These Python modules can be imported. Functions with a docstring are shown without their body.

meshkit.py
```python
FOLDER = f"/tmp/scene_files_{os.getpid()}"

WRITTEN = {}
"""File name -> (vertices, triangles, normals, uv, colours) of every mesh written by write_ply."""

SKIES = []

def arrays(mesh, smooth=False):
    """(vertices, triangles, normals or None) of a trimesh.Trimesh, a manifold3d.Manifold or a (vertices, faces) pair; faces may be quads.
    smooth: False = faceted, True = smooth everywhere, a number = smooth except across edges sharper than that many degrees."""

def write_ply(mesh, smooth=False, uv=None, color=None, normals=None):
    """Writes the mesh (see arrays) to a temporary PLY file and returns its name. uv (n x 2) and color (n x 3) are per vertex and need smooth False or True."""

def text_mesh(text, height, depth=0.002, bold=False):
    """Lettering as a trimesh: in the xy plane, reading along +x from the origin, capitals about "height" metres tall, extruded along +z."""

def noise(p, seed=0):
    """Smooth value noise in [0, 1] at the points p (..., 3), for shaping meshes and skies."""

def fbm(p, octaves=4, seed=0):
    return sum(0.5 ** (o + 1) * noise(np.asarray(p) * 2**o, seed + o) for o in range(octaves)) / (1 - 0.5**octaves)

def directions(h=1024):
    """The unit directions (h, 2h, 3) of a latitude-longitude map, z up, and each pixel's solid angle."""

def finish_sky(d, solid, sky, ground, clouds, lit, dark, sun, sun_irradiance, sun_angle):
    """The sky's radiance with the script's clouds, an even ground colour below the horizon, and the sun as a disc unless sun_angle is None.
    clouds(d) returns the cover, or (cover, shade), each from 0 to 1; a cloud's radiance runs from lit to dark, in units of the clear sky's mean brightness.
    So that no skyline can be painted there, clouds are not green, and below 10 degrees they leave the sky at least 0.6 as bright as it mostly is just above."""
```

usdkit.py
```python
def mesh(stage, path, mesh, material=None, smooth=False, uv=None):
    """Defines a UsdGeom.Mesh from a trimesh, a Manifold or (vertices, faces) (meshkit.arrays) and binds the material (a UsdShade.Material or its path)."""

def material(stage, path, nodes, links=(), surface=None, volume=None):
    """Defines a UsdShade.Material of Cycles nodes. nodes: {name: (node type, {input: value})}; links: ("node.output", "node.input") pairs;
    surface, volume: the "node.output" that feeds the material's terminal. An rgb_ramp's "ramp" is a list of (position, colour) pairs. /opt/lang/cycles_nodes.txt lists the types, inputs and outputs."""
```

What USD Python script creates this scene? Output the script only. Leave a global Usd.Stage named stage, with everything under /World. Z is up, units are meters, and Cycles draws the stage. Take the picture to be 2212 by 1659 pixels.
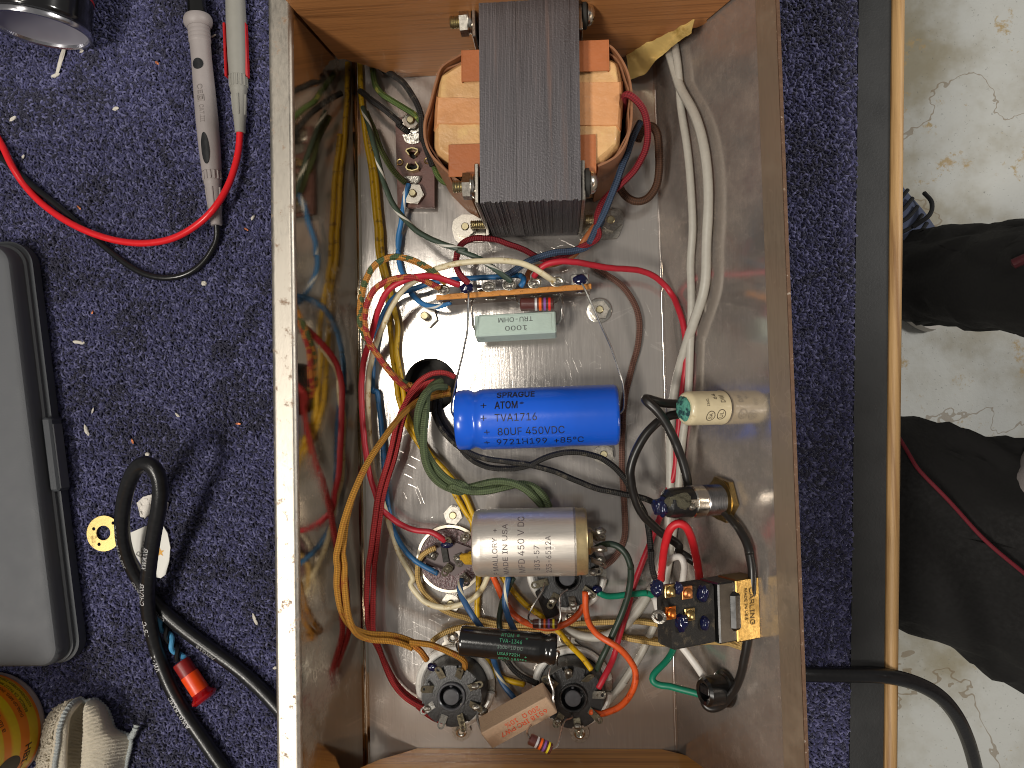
import math, random
import numpy as np, trimesh, manifold3d as m3
import shapely.geometry as sg, shapely.affinity as sa
from scipy.spatial import cKDTree
import usdkit, meshkit
from pxr import Usd, UsdGeom, UsdLux, UsdShade, Gf, Sdf, Vt

rng = np.random.default_rng(7); random.seed(7)
stage = Usd.Stage.CreateInMemory()
UsdGeom.SetStageUpAxis(stage, UsdGeom.Tokens.z); UsdGeom.SetStageMetersPerUnit(stage, 1.0)
UsdGeom.Xform.Define(stage, '/World'); UsdGeom.Scope.Define(stage, '/World/Looks')
# ------------------------------------------------------------------ camera, light, exposure
FPX = 1659.0                                   # focal length for a picture 2212 wide
CAM = np.array([0.0, 0.0, 322.0])              # millimetres above the chassis floor
RX, RY, RZ = 0.0381, 0.0662, -0.0241
EXPOSURE = 0.22
def rotm(rx, ry, rz):
    cx, sx, cy, sy, cz, sz = math.cos(rx), math.sin(rx), math.cos(ry), math.sin(ry), math.cos(rz), math.sin(rz)
    return np.array([[cz,-sz,0],[sz,cz,0],[0,0,1]]) @ np.array([[cy,0,sy],[0,1,0],[-sy,0,cy]]) @ np.array([[1,0,0],[0,cx,-sx],[0,sx,cx]])
ROT = rotm(RX, RY, RZ)
cam = UsdGeom.Camera.Define(stage, '/World/camera')
mt = np.eye(4); mt[:3, :3] = ROT.T; mt[3, :3] = CAM * 0.001
cam.AddTransformOp().Set(Gf.Matrix4d(*mt.ravel().tolist()))
cam.CreateFocalLengthAttr(27.0); cam.CreateHorizontalApertureAttr(36.0); cam.CreateVerticalApertureAttr(27.0)
cam.CreateClippingRangeAttr(Gf.Vec2f(0.01, 20)); cam.CreateExposureAttr(EXPOSURE)
cam.CreateFStopAttr(0.0)
def lamp(name, pos, target, w, h, power, color):
    l = UsdLux.RectLight.Define(stage, '/World/' + name)
    pos, target = np.array(pos, float), np.array(target, float)
    z = pos - target; z /= np.linalg.norm(z)
    x = np.cross([0, 1, 0], z); x /= np.linalg.norm(x); y = np.cross(z, x)
    m = np.eye(4); m[0, :3], m[1, :3], m[2, :3], m[3, :3] = x, y, z, pos
    l.AddTransformOp().Set(Gf.Matrix4d(*m.ravel().tolist()))
    l.CreateWidthAttr(w); l.CreateHeightAttr(h); l.CreateIntensityAttr(power); l.CreateColorAttr(Gf.Vec3f(*color))
    l.GetPrim().SetCustomDataByKey('kind', 'structure')
lamp('ceiling_lamp', (-0.37, 0.20, 1.85), (-0.05, 0, 0), 0.15, 0.36, 31, (1.0, 0.94, 0.845))
lamp('ceiling_lamp_001', (-0.80, -0.62, 1.72), (0, 0, 0), 0.22, 0.5, 62, (1.0, 0.94, 0.85))
lamp('ceiling_lamp_002', (1.75, 0.38, 1.02), (0.6, 0.25, -0.8), 0.3, 0.3, 60, (1.0, 0.97, 0.92))
dome = UsdLux.DomeLight.Define(stage, '/World/room_light')
dm = usdkit.material(stage, '/World/Looks/room_light', {'b': ('background_shader', {'color': (0.95, 0.92, 0.88), 'strength': 0.15})}, surface='b.background')
UsdShade.MaterialBindingAPI.Apply(dome.GetPrim()).Bind(dm)

# ------------------------------------------------------------------ from the photograph's views to points in the place
VIEW = {'0':(0,0,.5486),'A':(0,0,1.659),'B':(0,900,1.659),'C':(0,1700,1.2533),'D':(1000,0,1.659),'E':(1800,0,1.659),'F':(2600,0,1.3827),'G':(1000,800,2.0733),
 'H':(1700,800,2.074),'I':(1000,1500,2.0733),'J':(1700,1450,2.0733),'K':(2400,1400,2.07375),'L':(1000,2200,2.0133),'M':(1700,2150,1.8978),'N':(2400,2000,1.62),
 'O':(0,2550,3.5),'Q':(3200,700,1.3822),'S':(3200,1800,1.3558),'T':(1450,2150,3.0164),'U':(1900,2350,2.4617),'V':(1400,0,3.318),'a':(1650,900,3.318),
 'b':(1600,2050,3.686),'c':(1900,1950,3.0164),'d':(2500,2150,3.318),'e':(1600,2400,2.7657),'g':(1450,400,3.6857)}
def ray(k, x, y):
    x0, y0, s = VIEW[k]; px, py = (x0 + x / s) / 1.82278, (y0 + y / s) / 1.82278
    return ROT @ np.array([(px - 1106) / FPX, (829.5 - py) / FPX, -1.0])
def P(k, x, y, z):
    d = ray(k, x, y); return CAM + d * ((z - CAM[2]) / d[2])
def on_plane(k, x, y, o, n):
    d = ray(k, x, y); n = np.asarray(n, float); return CAM + d * (np.dot(np.asarray(o) - CAM, n) / np.dot(d, n))
XL, XR, AL, AR, H, YT, YB = -85.7, 42.6, 6.8, 26.9, 60.0, 146.2, -137.7
WN = np.array([-H, 0, AR]) / math.hypot(H, AR)      # the right wall's inward direction
WS = np.array([AR, 0, H]) / math.hypot(H, AR)       # and its upward direction
def right_wall(k, x, y): return on_plane(k, x, y, (XR, 0, 0), WN)
BENCH = -85.0
FLOOR = -840.0

# ------------------------------------------------------------------ prims
used = {}
def numbered(parent, name):
    n = used.get((parent, name), 0); used[(parent, name)] = n + 1
    return name if n == 0 else f'{name}_{n:03d}'
def tag(p, label=None, cat=None, group=None, kind=None):
    for k, v in (('label', label), ('category', cat), ('group', group), ('kind', kind)):
        if v: p.SetCustomDataByKey(k, v)
    return p
BASE = {'/World': np.zeros(3)}
def thing(name, base, label, cat, group=None, kind=None):
    path = '/World/' + numbered('/World', name)
    x = UsdGeom.Xform.Define(stage, path); base = np.asarray(base, float)
    x.AddTranslateOp().Set(Gf.Vec3d(*(base * 0.001).tolist())); BASE[path] = base
    return tag(x.GetPrim(), label, cat, group, kind)
def arr(mesh):
    if hasattr(mesh, 'to_mesh'):
        q = mesh.to_mesh(); return trimesh.Trimesh(np.array(q.vert_properties[:, :3], float), np.array(q.tri_verts), process=False)
    return mesh
def part(name, mesh, mat, parent=None, smooth=35, label=None, kind=None, uv=None):
    pp = '/World' if parent is None else str(parent.GetPath())
    path = pp + '/' + numbered(pp, name)
    mesh = arr(mesh); base = BASE[pp]
    v = (np.asarray(mesh.vertices) - base) * 0.001
    BASE[path] = base
    m = usdkit.mesh(stage, path, trimesh.Trimesh(v, mesh.faces, process=False), mat, smooth=True if uv is not None else smooth, uv=uv)
    LAST[(pp, name)] = m.GetPrim(); return tag(m.GetPrim(), label, None, None, kind)
LAST = {}
def of(t, name): return LAST[(str(t.GetPath()), name)]
def solo(name, mesh, mat, label, cat, group=None, smooth=35, uv=None, kind=None):
    return tag(part(name, mesh, mat, None, smooth, uv=uv), label, cat, group, kind)

# ------------------------------------------------------------------ materials
def lin(c):
    c = np.array(c, float) / 255; return tuple(np.where(c <= .04045, c / 12.92, ((c + .055) / 1.055) ** 2.4))
LOOKS = {}
class G:
    def __init__(s): s.n, s.l, s.i = {}, [], 0
    def add(s, kind, out=None, **inp):
        s.i += 1; name = f'n{s.i}'; vals = {}
        for k, v in inp.items():
            if isinstance(v, str) and '.' in v and v.split('.')[0] in s.n: s.l.append((v, f'{name}.{k}'))
            else: vals[k] = v
        s.n[name] = (kind, vals); return f'{name}.{out}' if out else name
    def math(s, t, a, b=0.0, c=None):
        kw = dict(math_type=t, value1=a, value2=b)
        if c is not None: kw['value3'] = c
        return s.add('math', 'value', **kw)
    def noise(s, vec, scale, detail=3, rough=.55, stretch=None, dist=0.0):
        if stretch: vec = s.add('mapping', 'vector', vector=vec, scale=stretch)
        return s.add('noise_texture', 'fac', vector=vec, scale=scale, detail=detail, roughness=rough, distortion=dist)
    def step(s, v, a, b): return s.add('map_range', 'result', range_type='smoothstep', value=v, from_min=a, from_max=b, to_min=0.0, to_max=1.0, clamp=True)
    def mixc(s, f, a, b, t='mix'): return s.add('mix_color', 'result', blend_type=t, fac=f, a=a, b=b)
    def done(s, name, surf): return usdkit.material(stage, '/World/Looks/' + name, s.n, s.l, surface=surf)
def principled(g, **kw): return g.add('principled_bsdf', 'BSDF', **kw)
def mat(name, col, rough=.5, metal=0.0, var=.18, vs=400.0, bump=0.0, bs=2500.0, dirt=None, dirt_at=(.55, .7), ds=120.0, rvar=.15, stretch=None, coat=0.0, trans=0.0, linear=False, sheen=0.0):
    """A plain material with uneven tone, gloss and relief; dirt: a second colour laid on in patches."""
    if name in LOOKS: return LOOKS[name]
    g = G(); c = np.array(col if linear else lin(col)); pos = g.add('geometry', 'position')
    n = g.noise(pos, vs, 4, .6, stretch)
    base = g.mixc(n, tuple(c * (1 - var)), tuple(np.minimum(c * (1 + var), 1)))
    r = g.add('map_range', 'result', value=n, from_min=.3, from_max=.7, to_min=max(rough - rvar * rough, .03), to_max=min(rough + rvar * rough, 1), clamp=True)
    met = metal
    if dirt is not None:
        d = g.step(g.noise(pos, ds, 6, .68, stretch), *dirt_at)
        base = g.mixc(d, base, lin(dirt)); r = g.add('mix_float', 'result', fac=d, a=r, b=.8)
        if metal: met = g.math('multiply', g.math('subtract', 1.0, d), metal)
    kw = dict(base_color=base, roughness=r, metallic=met)
    if coat: kw.update(coat_weight=coat, coat_roughness=.12)
    if trans: kw.update(transmission_weight=trans)
    if sheen: kw.update(sheen_weight=sheen, sheen_roughness=.5)
    if bump: kw['normal'] = g.add('bump', 'normal', height=g.noise(pos, bs, 3, .6), strength=bump, distance=.0006)
    LOOKS[name] = g.done(name, principled(g, **kw)); return LOOKS[name]
def wire_mat(name, col, kind='plain', col2=None, rough=.45, dirt=None):
    """Insulation: plain plastic, braided cloth, or plastic with a spiral stripe; u runs in millimetres along the wire, v once round it."""
    if name in LOOKS: return LOOKS[name]
    g = G(); c = np.array(lin(col)); uv = g.add('uvmap', 'UV', attribute='st'); pos = g.add('geometry', 'position')
    sx = g.add('separate_xyz', vector=uv); u, v = f'{sx}.x', f'{sx}.y'
    n = g.noise(pos, 500, 4, .65)
    kw = {}
    if kind == 'plain':
        base = g.mixc(n, tuple(c * .8), tuple(np.minimum(c * 1.15, 1))); r = rough
    elif kind == 'stripe':
        t = g.math('fraction', g.math('add', g.math('multiply', u, 1 / 24.0), v))
        base = g.mixc(g.math('less_than', t, .14), g.mixc(n, tuple(c * .8), tuple(c * 1.15)), lin(col2)); r = rough
    else:
        a = g.math('sine', g.math('add', g.math('multiply', u, 2 * math.pi / 1.5), g.math('multiply', v, 2 * math.pi * 3)))
        b = g.math('sine', g.math('subtract', g.math('multiply', u, 2 * math.pi / 1.5), g.math('multiply', v, 2 * math.pi * 3)))
        w = g.math('multiply_add', g.math('multiply', a, b), .5, .5)
        base = g.mixc(g.math('multiply_add', w, .75, g.math('multiply', n, .3)), tuple(c * .42), tuple(np.minimum(c * 1.2, 1)))
        if col2 is not None:
            t = g.math('sine', g.math('add', g.math('multiply', u, 2 * math.pi / 5.2), g.math('multiply', v, 2 * math.pi)))
            k = g.step(g.math('add', t, g.math('multiply', g.math('subtract', g.noise(pos, 300, 3, .6), .5), 10.0)), -.15, .15)
            base = g.mixc(k, base, g.mixc(w, tuple(np.array(lin(col2)) * .5), tuple(np.minimum(np.array(lin(col2)) * 1.15, 1))))
        r = .72; kw['normal'] = g.add('bump', 'normal', height=w, strength=.8, distance=.0005)
    if dirt is not None:
        base = g.mixc(g.step(g.noise(pos, 260, 6, .7), .53, .66), base, lin(dirt))
    LOOKS[name] = g.done(name, principled(g, base_color=base, roughness=r, **kw)); return LOOKS[name]
def metal_sheet(name, col, r0, r1, streak, dust=None, dust_at=(.5, .75), dust_scale=30, aniso=(1, .06, 1), met=1.0, relief=.12):
    g = G(); c = np.array(lin(col)); pos = g.add('geometry', 'position')
    s = g.noise(pos, 900, 5, .65, aniso); b = g.noise(pos, 28, 5, .6); f = g.noise(pos, 2200, 2, .5)
    base = g.mixc(g.math('multiply_add', s, .6, g.math('multiply', b, .4)), tuple(c * (1 - streak)), tuple(np.minimum(c * (1 + streak), 1)))
    # fine scratches: thin stretched noise ridges turned several ways
    sc = None
    for ang, th in ((.5, .012), (-.35, .009), (1.2, .007)):
        v = g.add('vector_rotate', 'vector', rotate_type='z_axis', vector=pos, angle=ang)
        q = g.noise(v, 160, 2, .5, (.05, 1, 1)); hit = g.math('less_than', g.math('absolute', g.math('subtract', q, .5)), th)
        hit = g.math('multiply', hit, g.math('greater_than', g.noise(v, 55, 2, .5), .60))
        sc = hit if sc is None else g.math('maximum', sc, hit)
    base = g.mixc(g.math('multiply', sc, .35), base, tuple(np.minimum(c * 1.4, 1)))
    r = g.add('map_range', 'result', value=g.math('multiply_add', s, .5, g.math('multiply', b, .5)), from_min=.35, from_max=.65, to_min=r0, to_max=r1, clamp=True)
    m = met
    if dust is not None:
        d = g.math('multiply', g.step(g.noise(pos, dust_scale, 6, .7), *dust_at), g.math('multiply_add', f, .7, .45))
        base = g.mixc(d, base, lin(dust)); r = g.add('mix_float', 'result', fac=d, a=r, b=.75); m = g.math('multiply', g.math('subtract', 1.0, d), met)
    nrm = g.add('bump', 'normal', height=g.math('multiply_add', s, .6, g.math('multiply', sc, -.6)), strength=relief, distance=.0004)
    LOOKS[name] = g.done(name, principled(g, base_color=base, roughness=r, metallic=m, normal=nrm)); return LOOKS[name]
def wood(name, light, dark, along, rough=.5, ring=260.0, contrast=(.35, .65)):
    g = G(); pos = g.add('geometry', 'position'); st = [1, 1, 1]; st['xyz'.index(along)] = .02
    warp = g.noise(pos, 14, 3, .5, tuple(np.array(st) * 1.0)); v = g.add('vector_math', 'vector', math_type='add', vector1=pos, vector2=g.add('combine_xyz', 'vector', x=0.0, y=g.math('multiply', warp, .010), z=g.math('multiply', warp, .010)))
    n = g.noise(v, ring, 4, .6, tuple(st)); f = g.noise(pos, 3000, 3, .6, tuple(st)); big = g.noise(pos, 22, 3, .5)
    k = g.step(n, *contrast)
    c = g.mixc(k, lin(light), lin(dark)); c = g.mixc(g.math('multiply', f, .35), c, lin(dark)); c = g.mixc(g.math('multiply', big, .35), c, tuple(np.array(lin(light)) * 1.12))
    LOOKS[name] = g.done(name, principled(g, base_color=c, roughness=rough, normal=g.add('bump', 'normal', height=f, strength=.25, distance=.0004))); return LOOKS[name]

# ------------------------------------------------------------------ shapes, in millimetres
def frame(z, up=(0, 1, 0)):
    z = np.asarray(z, float); z = z / np.linalg.norm(z); x = np.cross(up, z)
    if np.linalg.norm(x) < 1e-6: x = np.cross((1, 0, 0), z)
    x /= np.linalg.norm(x); return np.column_stack([x, np.cross(z, x), z])
def place(m, o, M=np.eye(3)):
    m = arr(m).copy(); m.vertices = np.asarray(m.vertices) @ np.asarray(M).T + np.asarray(o, float)
    if np.linalg.det(M) < 0: m.invert()
    return m
def join(*ms): return trimesh.util.concatenate([arr(m) for m in ms])
def lathe(prof, n=32):
    """prof: (radius, height) pairs from one end of the axis to the other; closed when it starts and ends on the axis."""
    prof = np.array(prof, float); a = np.linspace(0, 2 * np.pi, n, endpoint=False)
    V = np.stack([np.outer(prof[:, 0], np.cos(a)), np.outer(prof[:, 0], np.sin(a)), np.repeat(prof[:, 1:2], n, 1)], -1).reshape(-1, 3)
    F = []
    for i in range(len(prof) - 1):
        for j in range(n):
            p, q = i * n + j, i * n + (j + 1) % n; F += [(p, q, q + n), (p, q + n, p + n)]
    m = trimesh.Trimesh(V, F, process=False); m.merge_vertices(); m.update_faces(m.nondegenerate_faces()); return m
def cyl(a, b, r, n=24, ch=0.0):
    a, b = np.asarray(a, float), np.asarray(b, float); L = np.linalg.norm(b - a); ch = min(ch, r * .9)
    pr = [(0, 0), (r - ch, 0), (r, ch), (r, L - ch), (r - ch, L), (0, L)] if ch else [(0, 0), (r, 0), (r, L), (0, L)]
    return place(lathe(pr, n), a, frame(b - a))
def box(c, s, M=np.eye(3), ch=.3):
    s = np.asarray(s, float) / 2; ch = min(ch, s.min() * .8); pts = []
    for sx in (-1, 1):
        for sy in (-1, 1):
            for sz in (-1, 1):
                for k in range(3):
                    q = np.array([sx, sy, sz]) * (s - ch); q[k] = [sx, sy, sz][k] * s[k]; pts.append(q)
    return place(m3.Manifold.hull_points(np.array(pts)), c, M)
def prism(poly, z0, z1):
    out = []
    for g_ in getattr(poly, 'geoms', [poly]):
        m = trimesh.creation.extrude_polygon(g_, z1 - z0, engine='earcut'); m.apply_translation((0, 0, z0)); out.append(m)
    return join(*out)
def hexnut(af, h, hole=0, ch=.35):
    R = af / math.sqrt(3); a = np.radians(np.arange(6) * 60 + 30); hx = sg.Polygon(np.column_stack([np.cos(a), np.sin(a)]) * R)
    if hole: hx = hx.difference(sg.Point(0, 0).buffer(hole, 10))
    top = hx.intersection(sg.Point(0, 0).buffer(af / 2 * 1.0, 24))
    return join(prism(hx, 0, h - ch), prism(top, h - ch, h))
def thread(a, b, r, pitch=.7, n=16):
    L = np.linalg.norm(np.asarray(b) - np.asarray(a)); k = max(int(L / pitch), 2); pr = [(0, 0), (r * .8, 0)]
    for i in range(k): pr += [(r * .84, i * L / k + .02), (r, (i + .5) * L / k)]
    pr += [(r * .8, L), (0, L)]; return place(lathe(pr, n), a, frame(np.asarray(b, float) - a))
def spline(pts, step=1.0):
    p = np.asarray(pts, float)
    if len(p) == 2: return np.linspace(p[0], p[1], max(int(np.linalg.norm(p[1] - p[0]) / step), 2) + 1)
    p = np.vstack([2 * p[0] - p[1], p, 2 * p[-1] - p[-2]]); out = []
    t = np.concatenate([[0], np.cumsum(np.maximum(np.linalg.norm(np.diff(p, axis=0), axis=1), 1e-6) ** .5)])
    for i in range(1, len(p) - 2):
        n = max(int(np.linalg.norm(p[i + 1] - p[i]) / step), 1); u = np.linspace(t[i], t[i + 1], n, endpoint=False)[:, None]
        A1 = (t[i] - u) / (t[i] - t[i - 1]) * p[i - 1] + (u - t[i - 1]) / (t[i] - t[i - 1]) * p[i]
        A2 = (t[i + 1] - u) / (t[i + 1] - t[i]) * p[i] + (u - t[i]) / (t[i + 1] - t[i]) * p[i + 1]
        A3 = (t[i + 2] - u) / (t[i + 2] - t[i + 1]) * p[i + 1] + (u - t[i + 1]) / (t[i + 2] - t[i + 1]) * p[i + 2]
        B1 = (t[i + 1] - u) / (t[i + 1] - t[i - 1]) * A1 + (u - t[i - 1]) / (t[i + 1] - t[i - 1]) * A2
        B2 = (t[i + 2] - u) / (t[i + 2] - t[i]) * A2 + (u - t[i]) / (t[i + 2] - t[i]) * A3
        out.append((t[i + 1] - u) / (t[i + 1] - t[i]) * B1 + (u - t[i]) / (t[i + 1] - t[i]) * B2)
    return np.vstack(out + [p[-2:-1]])
def rings(path):
    T = np.gradient(path, axis=0); T /= np.maximum(np.linalg.norm(T, axis=1, keepdims=True), 1e-9)
    N = np.zeros_like(path); n = np.cross(T[0], (0.31, .2, .93)); n /= np.linalg.norm(n)
    for i in range(len(path)):
        n = n - T[i] * np.dot(n, T[i]); n /= max(np.linalg.norm(n), 1e-9); N[i] = n
    return T, N, np.cross(T, N)
def tube(path, r, n=10, uv=False):
    path = np.asarray(path, float); L = np.concatenate([[0], np.cumsum(np.linalg.norm(np.diff(path, axis=0), axis=1))]); T, N, B = rings(path)
    r = np.broadcast_to(np.asarray(r, float), (len(path),)); a = np.linspace(0, 2 * np.pi, n + 1)
    V = path[:, None] + r[:, None, None] * (np.cos(a)[None, :, None] * N[:, None] + np.sin(a)[None, :, None] * B[:, None])
    UV = np.stack([np.repeat(L[:, None], n + 1, 1), np.repeat(np.linspace(0, 1, n + 1)[None], len(path), 0)], -1).reshape(-1, 2); V = V.reshape(-1, 3)
    i, j = np.meshgrid(np.arange(len(path) - 1), np.arange(n), indexing='ij'); p = (i * (n + 1) + j).ravel(); q = p + 1; w = n + 1
    F = np.vstack([np.column_stack([p, q, q + w]), np.column_stack([p, q + w, p + w])])
    k = len(V); caps = []
    for e, o in ((0, 1), (len(path) - 1, 0)):
        V = np.vstack([V, path[e] + T[e] * (r[e] * .35 * (-1 if e == 0 else 1))]); UV = np.vstack([UV, [[L[e], .5]]])
        for jj in range(n):
            x, y = e * w + jj, e * w + jj + 1; caps.append((k, y, x) if o else (k, x, y))
        k += 1
    m = trimesh.Trimesh(V, np.vstack([F, caps]), process=False); return (m, UV) if uv else m
def inside(p, k, x, y, z, r):
    while z < 75 and (p[0] < XL - AL * z / H + r + .6 or p[2] < r or p[0] > XR + AR * z / H - 1.12 * r - .6): z += .5; p = P(k, x, y, z)
    return p
def pts(s, r=0.0, fit=False):
    """'G 10 20 3, 30 40, ...': points given in a view of the photograph with their height; view and height carry on until changed."""
    out, k, z = [], None, 0.0
    for tok in s.split(','):
        w = tok.split()
        if not w[0].lstrip('-').replace('.', '').isdigit() or len(w) == 4: k = w.pop(0)
        x, y = float(w[0]), float(w[1]); z = float(w[2]) if len(w) > 2 else z
        p = P(k, x, y, z); out.append(inside(p, k, x, y, z, r) if fit else p)
    return np.array(out)
def smooth_path(p, it=2):
    for _ in range(it): p = np.vstack([p[:1], (p[:-2] + 2 * p[1:-1] + p[2:]) / 4, p[-1:]])
    return p
def text(s, h, d=.12, bold=False):
    m = meshkit.text_mesh(s, h, d, bold); return m
def on_cyl(m, o, ax, up, r, along=0.0, turn=0.0, round_=False):
    """Bends flat lettering on to a cylinder about o with axis ax; up: the direction whose middle faces out; along: millimetres on the axis; turn: radians; round_: the line runs round."""
    ax = np.asarray(ax, float) / np.linalg.norm(ax); up = np.asarray(up, float) - ax * np.dot(up, ax); up /= np.linalg.norm(up); side = np.cross(up, ax)
    m = m.copy(); v = np.asarray(m.vertices); x, y, z = v.T
    ang, l = (x / r, y) if round_ else (y / r, x)
    ang = ang + turn; rr = r + .03 + z
    if round_: l = -l
    m.vertices = np.asarray(o) + np.outer(l + along, ax) + (np.cos(ang) * rr)[:, None] * up + (np.sin(ang) * rr)[:, None] * side
    return m
def line(s, h, w=None, bold=False, d=.12):
    m = text(s, h, d, bold); m.vertices[:, 0] -= m.bounds[0, 0]
    if w: m.vertices[:, 0] *= w / m.bounds[1, 0]
    return m

# ------------------------------------------------------------------ looks shared by many things
STEEL = mat('zinc_plated_steel', (178, 172, 162), .3, 1.0, .1, 900, .02, 3000, dirt=(120, 110, 94), dirt_at=(.7, 1.0), ds=200)
NICKEL = mat('nickel', (215, 210, 200), .2, 1.0, .1, 700)
LEAD = mat('tinned_wire', (200, 198, 195), .28, 1.0, .1, 900)
BRASS = mat('brass', (178, 154, 104), .3, 1.0, .2, 500, .05, 2500, dirt=(90, 70, 35), dirt_at=(.6, .8), ds=300)
THREAD = mat('yellow_zinc_thread', (186, 176, 142), .4, 1.0, .15, 900)
SOLDER = mat('solder', (150, 146, 138), .3, .9, .25, 900, .3, 1500, dirt=(70, 58, 40), dirt_at=(.5, .68), ds=700)
DULL_LUG = mat('dull_lug', (128, 122, 104), .45, .8, .3, 900, .3, 1500, dirt=(64, 56, 40), dirt_at=(.45, .65), ds=600)
BAKELITE = mat('black_bakelite', (30, 30, 31), .3, 0, .35, 700, .2, 1500, dirt=(70, 64, 56), dirt_at=(.64, .82), ds=300)
BLUE_LACQUER = mat('blue_lacquer', (6, 13, 52), .12, 0, .3, 500, coat=.6)
BLACK_PAINT = mat('black_print', (22, 22, 26), .5, 0, .1)
DARK_FIBRE = mat('black_fibre', (42, 40, 36), .7, 0, .3, 900, .2)
GREY_PRINT = mat('grey_print', (92, 84, 84), .5, 0, .1)

# ================================================================== the workbench, its carpet, the concrete floor
def bench_edge(D0, D1): return P('0', D0[0], D0[1], BENCH), P('0', D1[0], D1[1], BENCH)
def along_edge(dx):
    a, b = P('0', 1857, 0, BENCH), P('0', 1837, 1659, BENCH)
    d = (b - a) / np.linalg.norm(b - a); n = np.array([-d[1], d[0], 0])
    if n[0] < 0: n = -n
    return a - d * 260 + n * dx, b + d * 260 + n * dx
def strip(x0, x1, z0, z1):
    a, b = along_edge(x0); c, d = along_edge(x1); return prism(sg.Polygon([a[:2], b[:2], d[:2], c[:2]]), z0, z1)
wb = thing('workbench', (100, 0, BENCH), 'workbench covered in blue carpet with a black edge board and a wooden edge strip', 'workbench')
g = G(); pos = g.add('geometry', 'position')
n1 = g.noise(pos, 900, 3, .6); n2 = g.noise(pos, 18, 4, .6)
CARPET = g.done('blue_carpet', principled(g, base_color=g.mixc(g.math('multiply_add', n1, .6, g.math('multiply', n2, .4)), lin((16, 16, 34)), lin((50, 50, 86))), roughness=.95))
a0, b0 = along_edge(0)
carpet = prism(sg.Polygon([(-620, a0[1]), (-620, b0[1]), b0[:2], a0[:2]]), BENCH - 8, BENCH - 2.2)
carpet_mat = part('carpet', carpet, CARPET, wb)
EDGE_BLACK = mat('black_edge_board', (44, 45, 46), .55, 0, .35, 60, .25, 900, dirt=(92, 92, 88), dirt_at=(.68, .74), ds=900)
part('edge_board', strip(0.05, 16.6, BENCH - 20, BENCH - 1.2), EDGE_BLACK, wb)
part('support_board', strip(-120, 23, BENCH - 40, BENCH - 20.1), EDGE_BLACK, wb)
q0, q1 = along_edge(20.3)
bead = join(strip(17.2, 23.8, BENCH - 20, BENCH - 1.8), place(tube(np.linspace(q0, q1, 60), 3.2, 16), (0, 0, -1.8)))
part('edge_strip', bead, wood('pale_strip_wood', (196, 158, 106), (130, 92, 54), 'y', .5, 420, (.4, .75)), wb)
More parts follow.
